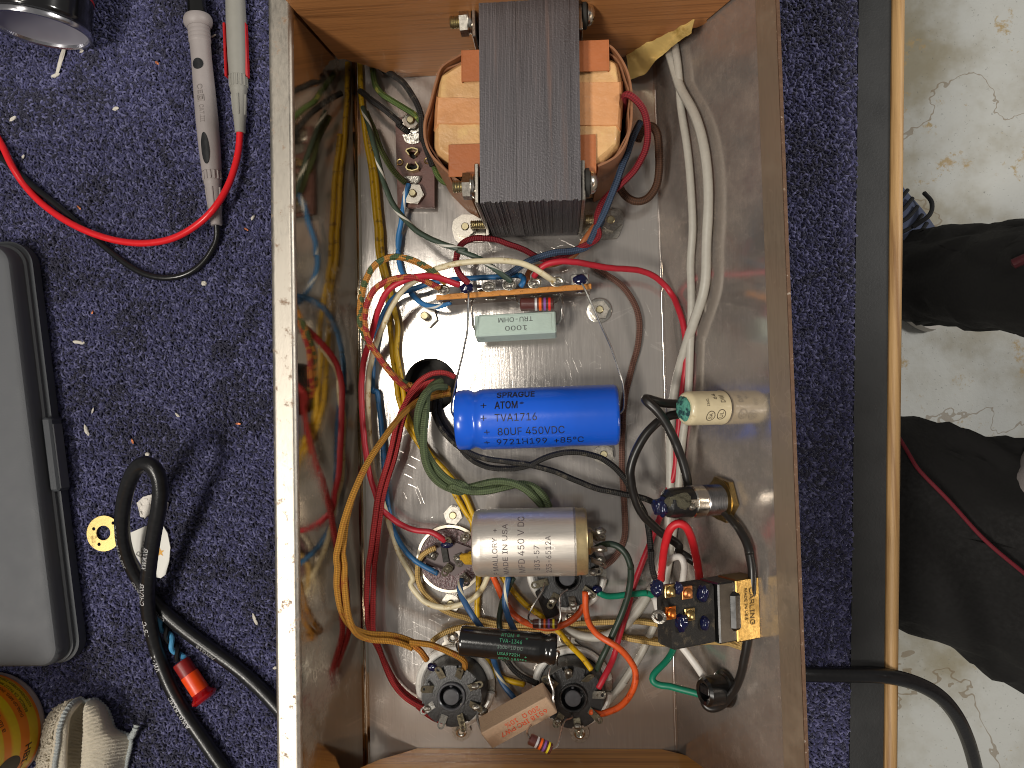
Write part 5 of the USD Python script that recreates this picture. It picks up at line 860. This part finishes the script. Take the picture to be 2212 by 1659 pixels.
# folded terry rag: rows run from the apex down, columns across
def rag_rows():
    rows = []
    prof = [  # photo rows: left foot, left lobe, top of hem, hem inner, hollow left, hollow right, fold, right face, right edge
        ((1130, 705, 2), (1150, 700, 5), (1170, 698, 8), (1180, 705, 9), (1190, 715, 9), (1200, 712, 9), (1230, 706, 8), (1280, 702, 6), (1330, 705, 2)),
        ((760, 880, 1), (860, 820, 14), (980, 800, 20), (1040, 830, 19), (1090, 835, 9), (1150, 815, 9), (1180, 810, 17), (1330, 780, 14), (1450, 800, 2)),
        ((640, 1060, 1), (730, 1000, 18), (880, 950, 24), (960, 960, 22), (1000, 980, 6), (1140, 960, 6), (1175, 960, 20), (1370, 930, 17), (1530, 960, 2)),
        ((600, 1230, 1), (690, 1190, 20), (840, 1150, 26), (930, 1150, 24), (960, 1160, 5), (1140, 1160, 5), (1175, 1150, 21), (1390, 1110, 18), (1600, 1120, 3)),
        ((575, 1400, 1), (670, 1370, 20), (815, 1330, 26), (915, 1330, 24), (945, 1340, 4), (1135, 1340, 4), (1165, 1330, 21), (1450, 1270, 18), (1800, 1220, 4)),
        ((540, 1560, 1), (640, 1530, 20), (795, 1500, 26), (905, 1500, 24), (940, 1510, 4), (1130, 1510, 4), (1150, 1500, 20), (1450, 1430, 17), (1810, 1360, 3)),
        ((500, 1760, 1), (620, 1720, 20), (780, 1690, 25), (900, 1690, 23), (930, 1690, 4), (1120, 1690, 4), (1145, 1680, 19), (1440, 1610, 16), (1760, 1560, 2)),
        ((460, 1960, 1), (590, 1920, 18), (770, 1890, 22), (890, 1890, 20), (920, 1890, 4), (1110, 1890, 4), (1135, 1880, 17), (1430, 1800, 15), (1720, 1760, 2))]
    return np.array([[P('O', x, y, BENCH + z) for x, y, z in r] for r in prof])
R8 = rag_rows(); cols = np.array([spline(R8[:, j], .9) for j in range(9)], dtype=object)
m_ = 130; cg = np.array([[np.interp(np.linspace(0, 1, m_), np.linspace(0, 1, len(c)), c[:, i]) for i in range(3)] for c in cols]).transpose(2, 0, 1)
gp = np.array([[np.interp(np.linspace(0, 1, 220), np.linspace(0, 1, len(s_)), s_[:, i]) for i in range(3)] for s_ in (spline(r, .5) for r in cg)]).transpose(0, 2, 1)
tu = np.linspace(0, 1, 220)[None, :]; ridge = np.sin((np.arange(m_) * 1.25)[:, None] + tu * 14) * .28 + 1.1 * (meshkit.fbm(gp / np.array([1.5, .55, 3.0]), 2, 9) - .5)
gp[..., 2] += np.where(tu > .55, ridge, .3 * ridge) + .9 * (meshkit.fbm(gp / 1.3, 2, 5) - .5) * np.where(tu < .3, 1.6, .5)
rg = thing('cleaning_rag', P('O', 1100, 1300, BENCH), 'folded off-white terry rag with grey stitched hems next to the bottle', 'rag')
RAG = mat('terry_cotton', (206, 196, 176), .92, 0, .16, 900, 1.0, 1800, sheen=.4); HEM = mat('grey_hem_thread', (178, 184, 184), .8, 0, .25, 1300, 1.0, 2200)
part('cloth', sheet(gp, .5), RAG, rg, smooth=60)
lp = []
for _ in range(2200):
    i, j = rng.integers(3, m_ - 1), rng.integers(0, 56); o = gp[i, j] + rng.normal(0, .3, 3); t = np.linspace(0, np.pi, 6); e = rng.normal(0, 1, 3); e[2] *= .3; e /= np.linalg.norm(e)
    lp.append(tube(o + np.outer(np.cos(t) * .9, e) + np.outer(np.sin(t) * rng.uniform(.8, 1.6), (rng.normal(-.3, .4), rng.normal(0, .4), .8)), .38, 5))
part('terry_loops', join(*lp), RAG, rg, smooth=60, kind='stuff')
def hem(path, r):
    p = smooth_path(spline(path, .5), 3); Ls = np.arange(len(p)); return tube(p, r * (1 + .22 * np.sin(Ls * 1.9)), 10)
part('hem', hem(gp[4::11, 68] + (0, 0, .9), 1.2), HEM, rg); part('hem', hem(gp[1::9, -1] + (0, 0, .8), 1.1), HEM, rg); part('hem', hem(np.vstack([gp[4, 68:219:12]]) + (0, 0, .6), 1.0), HEM, rg)
part('loose_end', hem(np.array([P('O', 1700, 1225, BENCH + 5), P('O', 1800, 1230, BENCH + 5), P('O', 1850, 1160, BENCH + 7), P('O', 1885, 1070, BENCH + 6)]), 1.5), HEM, rg)
# power cords
CORD = mat('cord_rubber', (25, 25, 27), .3, 0, .2, 300, .15, 1200, dirt=(70, 70, 68), dirt_at=(.66, .74), ds=500)
cd = thing('power_cord', P('C', 730, 790, BENCH), 'thick black power cord curled in a loop on the carpet with white printed wording', 'power cord')
cp_ = smooth_path(spline(pts(f'C 1200 1800 {BENCH+3.6}, 1100 1659, 1000 1515, 905 1375, 830 1235 {BENCH+4}, 775 1085 {BENCH+6}, 738 935 {BENCH+11}, 726 800 {BENCH+17}, 738 650 {BENCH+24}, 760 500 {BENCH+31}, 786 360 {BENCH+37}, 790 260 {BENCH+40}, 768 180 {BENCH+42}, 725 148 {BENCH+42}, 680 168 {BENCH+40}, 640 240 {BENCH+36}, 612 340 {BENCH+30}, 602 450 {BENCH+24}, 612 560 {BENCH+17}, 648 665 {BENCH+11}, 712 775 {BENCH+6}, 800 880 {BENCH+4}, 920 985 {BENCH+3.6}, 1050 1080, 1180 1175, 1300 1285, 1390 1385, 1460 1480'), 1.5), 8)
part('cord', tube(cp_, 3.75, 18), CORD, cd)
def along(path, s, start, m, r, side):
    """Lettering laid along a round cord, its feet to one side."""
    Ls = np.concatenate([[0], np.cumsum(np.linalg.norm(np.diff(path, axis=0), axis=1))]); T = np.gradient(path, axis=0); T /= np.linalg.norm(T, axis=1, keepdims=True)
    x, y, w = np.asarray(m.vertices).T; q = start + s * x; out = np.empty((len(x), 3))
    C = np.column_stack([np.interp(q, Ls, path[:, i]) for i in range(3)]); TT = np.column_stack([np.interp(q, Ls, T[:, i]) for i in range(3)]) * s; TT /= np.linalg.norm(TT, axis=1, keepdims=True)
    S_ = np.cross([0, 0, 1.0], TT); S_ /= np.linalg.norm(S_, axis=1, keepdims=True); Nn = np.cross(TT, S_); a = y / r + side
    m = m.copy(); m.vertices = C + (np.sin(a) * (r + .04 + w))[:, None] * S_ + (np.cos(a) * (r + .04 + w))[:, None] * Nn; return m
WPR = mat('white_print', (224, 224, 226), .5)
CL = float(np.linalg.norm(np.diff(cp_, axis=0), axis=1).sum())
for s_, at_, w in (('AWG18X3C', 26, 19), ('VW-1', 60, 9.5), ('75°C', 81, 9), ('CHUNG', 100, 13), ('KWANG', 122, 13)): part('lettering', along(cp_, 1, at_ + 20, line(s_, 2.7, w, False, .04), 3.75, -.1), WPR, of(cd, 'cord'), smooth=False)
for s_, at_, w in (('105°C VW-1 75°C', 128, 27), ('CHUNG  KWANG', 92, 27), ('AWG18', 58, 12)): part('lettering', along(cp_, -1, CL - at_, line(s_, 2.0, w, False, .04), 3.75, .2), mat('grey_white_print', (170, 170, 172), .5), of(cd, 'cord'), smooth=False)
rc = smooth_path(spline(pts(f'S -150 1150 {BENCH+6}, 0 1160 {BENCH+4}, 180 1162 {BENCH+3.8}, 345 1165 {BENCH+4}, 450 1178 {BENCH+2}, 560 1210 {BENCH-4}, 670 1270 {BENCH-12}, 760 1370 {BENCH-24}, 820 1490 {BENCH-38}, 865 1640 {BENCH-56}, 900 1850 {BENCH-90}'), 1.5), 8)
solo('power_cord', tube(rc, 3.75, 18), CORD, 'black power cord crossing the wooden bench edge and hanging over it', 'power cord')
# small things by the cord loop
wsr = P('C', 520, 500, BENCH + .6); wp = sg.Point(0, 0).buffer(9.6, 40).difference(sg.Point(-.2, .3).buffer(4.0, 8))
for x, y in ((-5.6, 2.6), (5.4, 5.6), (-2.6, -5.8)): wp = wp.difference(sg.Point(x, y).buffer(.95, 10))
solo('washer', place(prism(wp, 0, 1.0), wsr + (0, 0, .6)), mat('old_brass_disc', (204, 180, 116), .38, .9, .18, 200, .1, dirt=(156, 126, 70), dirt_at=(.55, .72), ds=150), 'flat brass washer with three small holes touching the cord loop', 'washer')
a_ = np.linspace(0, 1, 40); tri = sg.Polygon([P('C', x, y, BENCH + .9)[:2] for x, y in ((640, 500), (720, 465), (800, 452), (828, 500), (842, 570), (836, 640), (818, 705), (795, 722), (760, 715), (700, 660), (655, 580))]).buffer(2).buffer(-2)
gp_ = thing('guitar_pick', P('C', 745, 590, BENCH), 'white guitar pick with worn dark lettering and an orange star under the cord loop', 'guitar pick')
part('pick', prism(tri, BENCH + .5, BENCH + 1.3), mat('white_celluloid', (230, 228, 220), .3, 0, .06, 100, coat=.3), gp_)
v1 = P('C', 690, 618, BENCH + 1.3); v2 = P('C', 745, 520, BENCH + 1.3); X = (v2 - v1) / np.linalg.norm(v2 - v1); part('lettering', place(line('Berklee', 3.6, 17, False, .08), v1 - np.cross(ez, X) * 1.0, np.column_stack([X, np.cross(ez, X), ez])), mat('grey_pick_print', (96, 92, 88), .5), of(gp_, 'pick'), smooth=False)
st = sg.Polygon([(math.cos(i * math.pi / 5 + .4) * (2.6 if i % 2 == 0 else 1.1), math.sin(i * math.pi / 5 + .4) * (2.6 if i % 2 == 0 else 1.1)) for i in range(10)]); part('star', place(prism(st, 0, .08), P('C', 790, 595, BENCH + 1.32)), mat('orange_star', (226, 168, 60), .5), of(gp_, 'pick'), smooth=False)
ps = sg.Polygon([P('C', x, y, BENCH + 1)[:2] for x, y in ((680, 350), (712, 318), (770, 305), (800, 330), (832, 350), (826, 385), (790, 395), (745, 402), (720, 425), (700, 418), (690, 392))])
m = arr(m3.Manifold.extrude(m3.CrossSection([np.array(sg.polygon.orient(ps).exterior.coords)[:-1]]), 1.6).refine_to_length(.6)); m.vertices = np.asarray(m.vertices) + (meshkit.fbm(np.asarray(m.vertices) * .7, 3)[:, None] - .5) * 2.2 + (0, 0, BENCH + .6)
solo('paper_chip', m, mat('white_wood_chip', (236, 230, 222), .9, 0, .14, 700, .8, 1200), 'torn white paper scrap inside the cord loop', 'paper', smooth=60)
# red neon lamp on twisted leads
n0, n1 = P('C', 893, 1135, BENCH + 5), P('C', 1008, 1310, BENCH + 6); X = n1 - n0; L = np.linalg.norm(X); X /= L; nl = thing('indicator_lamp', n0, 'red indicator lamp with an orange sleeve on twisted blue and black leads', 'indicator lamp'); Fn = frame(X, (0, 0, 1))
REDP = mat('clear_red_plastic', (190, 12, 22), .12, 0, .15, 200, trans=.35, coat=.4); part('lamp_body', place(lathe([(0, 0), (4.3, 0), (4.6, .6), (4.6, 9), (0, 9)], 32), n0, Fn), mat('dull_red_plastic', (140, 26, 26), .4, 0, .3, 400), nl)
part('orange_sleeve', place(lathe([(0, 8), (4.75, 8), (4.8, 8.3), (4.8, 18.6), (4.7, 19), (0, 19)], 32), n0, Fn), mat('orange_sleeve', (242, 74, 12), .35, 0, .12, 400), nl)
fl_ = [(0, 18.8), (4.6, 18.8)]; part('lens', place(lathe([(0, 18.6), (4.7, 18.6), (5.0, 19.6), (5.2, L - 2.5), (6.9, L - .6), (7.1, L + .4), (5.6, L + 1.6), (2, L + 2.2), (0, L + 2.3)], 18), n0, Fn), REDP, nl, smooth=20)
tp = smooth_path(spline(pts(f'C 892 1120 {BENCH+4}, 870 1080 {BENCH+3}, 845 1040, 820 990, 795 950, 775 915, 755 880 {BENCH+2}, 735 850'), .7), 4); T, N, B = rings(tp); Ls = np.arange(len(tp)) * .7
for k, c in ((0, mat('sky_blue_insulation', (84, 158, 204), .4)), (1, mat('black_lead', (24, 24, 26), .26))):
    a = Ls * .52 + k * math.pi; part('lead', tube(tp + (np.cos(a)[:, None] * N + np.sin(a)[:, None] * B) * 1.5, 1.35, 10), c, nl)
# crumbs and clippings
CR = mat('pale_crumb', (214, 208, 196), .8, 0, .1); CR2 = mat('copper_clipping', (206, 126, 84), .4, .5, .1)
def crumb(k, x, y, l, w, an, m_, lab, cat, grp, name): solo(name, place(blob((0, 0, 0), 1, l, w, w * .7, x + y, .5), P(k, x, y, BENCH + .3), rotm(0, 0, an)), m_, lab, cat, grp)
for k, x, y, l, w, an in (('A', 85, 775, 2.0, .9, .6), ('A', 755, 710, 1.7, .9, .2), ('A', 362, 492, 2.4, 1.0, .3), ('A', 533, 335, 1.2, .6, .3), ('B', 515, 742, 3.2, 1.0, -.1), ('B', 565, 1318, 3.0, 1.0, -1.2), ('B', 1158, 1218, 1.6, .6, -.9), ('B', 1332, 358, 1.4, 1.3, 0), ('A', 152, 1022, 1.2, .7, 1.2), ('A', 1395, 235, 1.6, .5, .5), ('C', 1258, 925, 3.4, .9, -1.2), ('C', 1357, 1165, 1.2, .7, .3), ('C', 728, 112, 1.2, 1.0, 0), ('A', 1650, 1422, 1.3, .7, 1.0), ('B', 605, 1190, 1.6, .5, 1.3)):
    crumb(k, x, y, l, w, an, CR, 'small pale crumb lying on the blue carpet', 'crumb', 'pale crumbs scattered over the blue carpet', 'crumb')
for k, x, y, l, w, an in (('A', 1025, 410, 1.2, .6, -.8), ('A', 1608, 1497, 1.3, .5, -.6), ('B', 865, 1388, 1.5, .6, -1.2), ('B', 1557, 1274, 1.5, .6, 0), ('B', 603, 548, 1.0, .5, 1.2), ('A', 515, 1355, 1.4, .5, -.8)):
    crumb(k, x, y, l, w, an, CR2, 'tiny copper-coloured clipping lying on the blue carpet', 'clipping', 'copper clippings scattered over the blue carpet', 'copper_clipping')
solo('plastic_sliver', place(blob((0, 0, 0), 1, 9.5, 1.3, .6, 2, .4), P('A', 398, 390, BENCH + .8), rotm(0, 0, 1.25)), CR, 'long pale sliver pointing away from the spray can', 'sliver')

# ================================================================== the person sitting at the bench
def chainbody(joints, bones, edge, it=12):
    m = None
    for a, b in bones:
        (pa, ra), (pb, rb) = joints[a], joints[b]; s1 = m3.Manifold.sphere(ra, 24).translate(tuple(pa)); s2 = m3.Manifold.sphere(rb, 24).translate(tuple(pb)); h_ = m3.Manifold.batch_hull([s1, s2]); m = h_ if m is None else m + h_
    q = arr(m.refine_to_length(edge)); trimesh.smoothing.filter_taubin(q, iterations=it); return q
def PP(x, y, z): return P('0', x, y, z)
J = {'pel': (PP(2600, 1180, -350), 120), 'hipL': (PP(2510, 1350, -350), 104), 'kneeL': (PP(1800, 1062, -330), 58), 'ankL': (PP(1760, 980, -770), 44), 'hipR': (PP(2600, 1040, -350), 100), 'kneeR': (PP(2460, 598, -420), 58), 'ankR': (PP(1985, 604, -752), 45),
     'chest': (PP(2600, 1180, -350) + np.array([-60, 0, 330]), 125), 'shL': (PP(2600, 1180, -350) + np.array([-60, -160, 440]), 60), 'shR': (PP(2600, 1180, -350) + np.array([-60, 160, 440]), 60), 'neck': (PP(2600, 1180, -350) + np.array([-75, 0, 500]), 52), 'head': (PP(2600, 1180, -350) + np.array([-105, 0, 650]), 96),
     'elL': (PP(2600, 1180, -350) + np.array([40, -235, 190]), 46), 'elR': (PP(2600, 1180, -350) + np.array([40, 235, 190]), 46), 'wrL': (PP(2600, 1180, -350) + np.array([90, -215, -40]), 34), 'wrR': (PP(2600, 1180, -350) + np.array([90, 215, -40]), 34)}
pe = thing('person', PP(2300, 900, FLOOR), 'person sitting beside the bench in black red-piped trousers and a blue shoe', 'person')
SKIN = mat('skin', (196, 150, 124), .5, 0, .1, 60)
sb = {k: (p, r * .86) for k, (p, r) in J.items()}
part('body', chainbody(sb, [('pel', 'chest'), ('chest', 'shL'), ('chest', 'shR'), ('shL', 'shR'), ('chest', 'neck'), ('neck', 'head'), ('pel', 'hipL'), ('pel', 'hipR'), ('hipL', 'kneeL'), ('kneeL', 'ankL'), ('hipR', 'kneeR'), ('kneeR', 'ankR'), ('shL', 'elL'), ('elL', 'wrL'), ('shR', 'elR'), ('elR', 'wrR')], 22), SKIN, pe, smooth=60)
JT = dict(J); JT['ankL'] = (J['ankL'][0], 60); JT['ankR'] = (J['ankR'][0] + np.array([6, 0, 8]), 58); JT['kneeL'] = (J['kneeL'][0], 72); JT['kneeR'] = (J['kneeR'][0], 68); JT['shinR'] = ((J['kneeR'][0] * .45 + J['ankR'][0] * .55), 60)
JT['thL'] = (PP(2130, 1172, -325), 84)
tq = chainbody(JT, [('pel', 'hipL'), ('pel', 'hipR'), ('hipL', 'thL'), ('thL', 'kneeL'), ('kneeL', 'ankL'), ('hipR', 'kneeR'), ('kneeR', 'shinR'), ('shinR', 'ankR')], 12, 8)
v = np.asarray(tq.vertices); n = tq.vertex_normals; w = meshkit.fbm(v / np.array([46, 46, 60]), 4, 2) - .5; fold = np.abs(np.sin(v[:, 0] / 17 + v[:, 1] / 31 + 5 * w)); tq.vertices = v + n * (w * 26 + (fold ** 2) * 7)[:, None]
g = G(); pos = g.add('geometry', 'position'); TROUS = mat('black_trousers', (20, 19, 19), .9, 0, .3, 300, .5, 1400)
part('trousers', tq, TROUS, pe, smooth=60)
KD = cKDTree(np.asarray(tq.vertices))
def piping(name, s, r, m_):
    p = spline(pts(s), 6); q = []
    for d0 in p:                                            # drop each point on to the cloth along the line of sight that found it
        d = (d0 - CAM) / np.linalg.norm(d0 - CAM); t = np.linspace(300, 900, 300); c = CAM + d * t[:, None]; dist, _ = KD.query(c); k = np.argmax(dist < 9) if (dist < 9).any() else np.argmin(dist); q.append(c[k])
    part(name, tube(smooth_path(np.array(q), 8), r, 10), m_, pe)
PIP = mat('red_piping', (112, 20, 36), .7, 0, .2, 500, .3)
piping('piping', 'Q 452 1385 -290, 560 1560, S 530 30 -280, 590 100, 690 190, 790 300, 880 410, 990 510, 1110 600, 1200 680', 1.4, PIP)
piping('piping', 'Q 1090 470 -500, 1180 430', 5.0, mat('dark_red_cuff', (70, 16, 24), .8, 0, .2))
so = PP(1925, 480, FLOOR + 55); sh = J['ankR'][0] * (1, 1, 0)
fa, fb = PP(2025, 668, -790) * (1, 1, 0), PP(1920, 483, -790) * (1, 1, 0); FD = (fb - fa) / np.linalg.norm(fb - fa); FM = np.column_stack([np.cross(FD, ez), FD, ez])
def shoe(name, fa, lab):
    sole = sa.scale(sg.Point(0, 0).buffer(1, 24), 46, 135); sole = sg.Polygon([(x * (1 + .12 * math.tanh(y / 60)), y) for x, y in sole.exterior.coords]); M0 = place(loft([(sole, 0), (sole.buffer(2), 8), (sole, 24)]), fa * (1, 1, 0) + FD * 108 + (0, 0, FLOOR + .5), FM)
    part('sole', M0, mat('pale_sole', (196, 190, 182), .6, 0, .1), pe)
    up = m3.Manifold.batch_hull([m3.Manifold.sphere(44, 24).translate((0, -60, 66)), m3.Manifold.sphere(42, 24).translate((0, -70, 40)), m3.Manifold.sphere(42, 24).translate((0, 20, 58))]) + m3.Manifold.batch_hull([m3.Manifold.sphere(42, 24).translate((0, 20, 58)), m3.Manifold.sphere(36, 24).translate((0, 90, 44))])
    up = up.trim_by_plane((0, 0, 1), 22); q = arr(up.refine_to_length(8)); trimesh.smoothing.filter_taubin(q, iterations=6); part('shoe', place(q, fa * (1, 1, 0) + FD * 108 + (0, 0, FLOOR), FM), mat('blue_grey_suede', (76, 84, 108), .85, 0, .25, 200, .5, 900), pe)
    lc = mat('black_lace', (24, 24, 26), .8); zl_ = FLOOR + 100; cl_ = fa * (1, 1, 0) + FD * 118
    for k in range(5): c_ = cl_ + FD * (k * 13 - 12); part('lace', tube(spline([c_ - FM[:, 0] * 22 + (0, 0, zl_ - 3), c_ + (0, 0, zl_ + 3 - k), c_ + FM[:, 0] * 22 + FD * 8 + (0, 0, zl_ - 3)], 4), 2.6, 8), lc, pe)
    part('lace', tube(spline([cl_ + (0, 0, zl_ + 4), cl_ + FM[:, 0] * 20 + FD * 4 + (0, 0, zl_ + 16), cl_ + FM[:, 0] * 36 + FD * 18 + (0, 0, zl_ + 6), cl_ + FM[:, 0] * 40 + FD * 34 + (0, 0, zl_ - 6)], 4), 3, 8), lc, pe)
shoe('shoe', fa, '')
JS = {k: J[k] for k in ('chest', 'shL', 'shR', 'elL', 'elR', 'neck')}; JS['pel'] = (J['pel'][0] + np.array([-10, 0, 30]), 132); JS['belly'] = (PP(2540, 1110, -255), 100); JS['hem'] = (PP(2278, 1075, -262), 30)
shirt = chainbody({**JS, 'shL': (JS['shL'][0], 68), 'shR': (JS['shR'][0], 68), 'elL': (JS['elL'][0], 60), 'elR': (JS['elR'][0], 60), 'chest': (JS['chest'][0], 138), 'neck': (JS['neck'][0] - (0, 0, 30), 62)}, [('pel', 'chest'), ('belly', 'chest'), ('pel', 'belly'), ('belly', 'hem'), ('chest', 'shL'), ('chest', 'shR'), ('shL', 'elL'), ('shR', 'elR'), ('chest', 'neck')], 16, 8)
part('shirt', shirt, mat('grey_shirt', (150, 142, 140), .9, 0, .08, 200, .5, 1200), pe, smooth=60)
hd = J['head'][0]; part('hair', place(blob((0, 0, 0), 100, .98, .96, .92, 4, .12), hd + np.array([22, 0, 26])), mat('brown_hair', (58, 42, 32), .7, 0, .3, 300, .8, 900), pe)
for k in (-1, 1): part('eye', place(trimesh.creation.icosphere(2, 9), hd + np.array([-78, 30 * k, 6])), mat('eye_white', (220, 218, 212), .2), pe); part('ear', place(blob((0, 0, 0), 20, .5, .35, 1, k), hd + np.array([4, 84 * k, 0])), SKIN, pe)
part('nose', place(blob((0, 0, 0), 15, 1.2, .8, 1.3, 2, .1), hd + np.array([-90, 0, -14])), SKIN, pe); part('mouth', place(blob((0, 0, 0), 20, .3, 1, .25, 2, .1), hd + np.array([-80, 0, -46])), mat('lips', (150, 84, 78), .5), pe)
for w_, kd in (('wrL', -1), ('wrR', 1)):
    p = J[w_][0]; D_ = np.array([-.25, .2 * -kd, -1]); D_ /= np.linalg.norm(D_); S_ = np.cross(D_, [0, 1.0, 0]); S_ /= np.linalg.norm(S_); jn = {'w': (p, 26), 'p1': (p + D_ * 60 + S_ * 26, 15), 'p2': (p + D_ * 60 - S_ * 26, 15)}; bn = [('w', 'p1'), ('w', 'p2'), ('p1', 'p2')]
    for i, f in enumerate((-26, -9, 9, 26)):
        l = (62, 76, 72, 56)[i]; jn[f'a{i}'] = (p + D_ * 66 + S_ * f, 10); jn[f'b{i}'] = (p + D_ * (66 + l * .5) + S_ * f * 1.1 - ez * 6, 9); jn[f'c{i}'] = (p + D_ * (66 + l) + S_ * f * 1.1 - ez * 26, 8); bn += [(f'a{i}', f'b{i}'), (f'b{i}', f'c{i}')]
    jn['t0'] = (p + D_ * 20 + S_ * 26 * kd, 14); jn['t1'] = (p + D_ * 50 + S_ * 50 * kd - ez * 10, 11); jn['t2'] = (p + D_ * 78 + S_ * 54 * kd - ez * 18, 9); bn += [('w', 't0'), ('t0', 't1'), ('t1', 't2')]
    part('hand', chainbody(jn, bn, 5, 5), SKIN, pe, smooth=60)
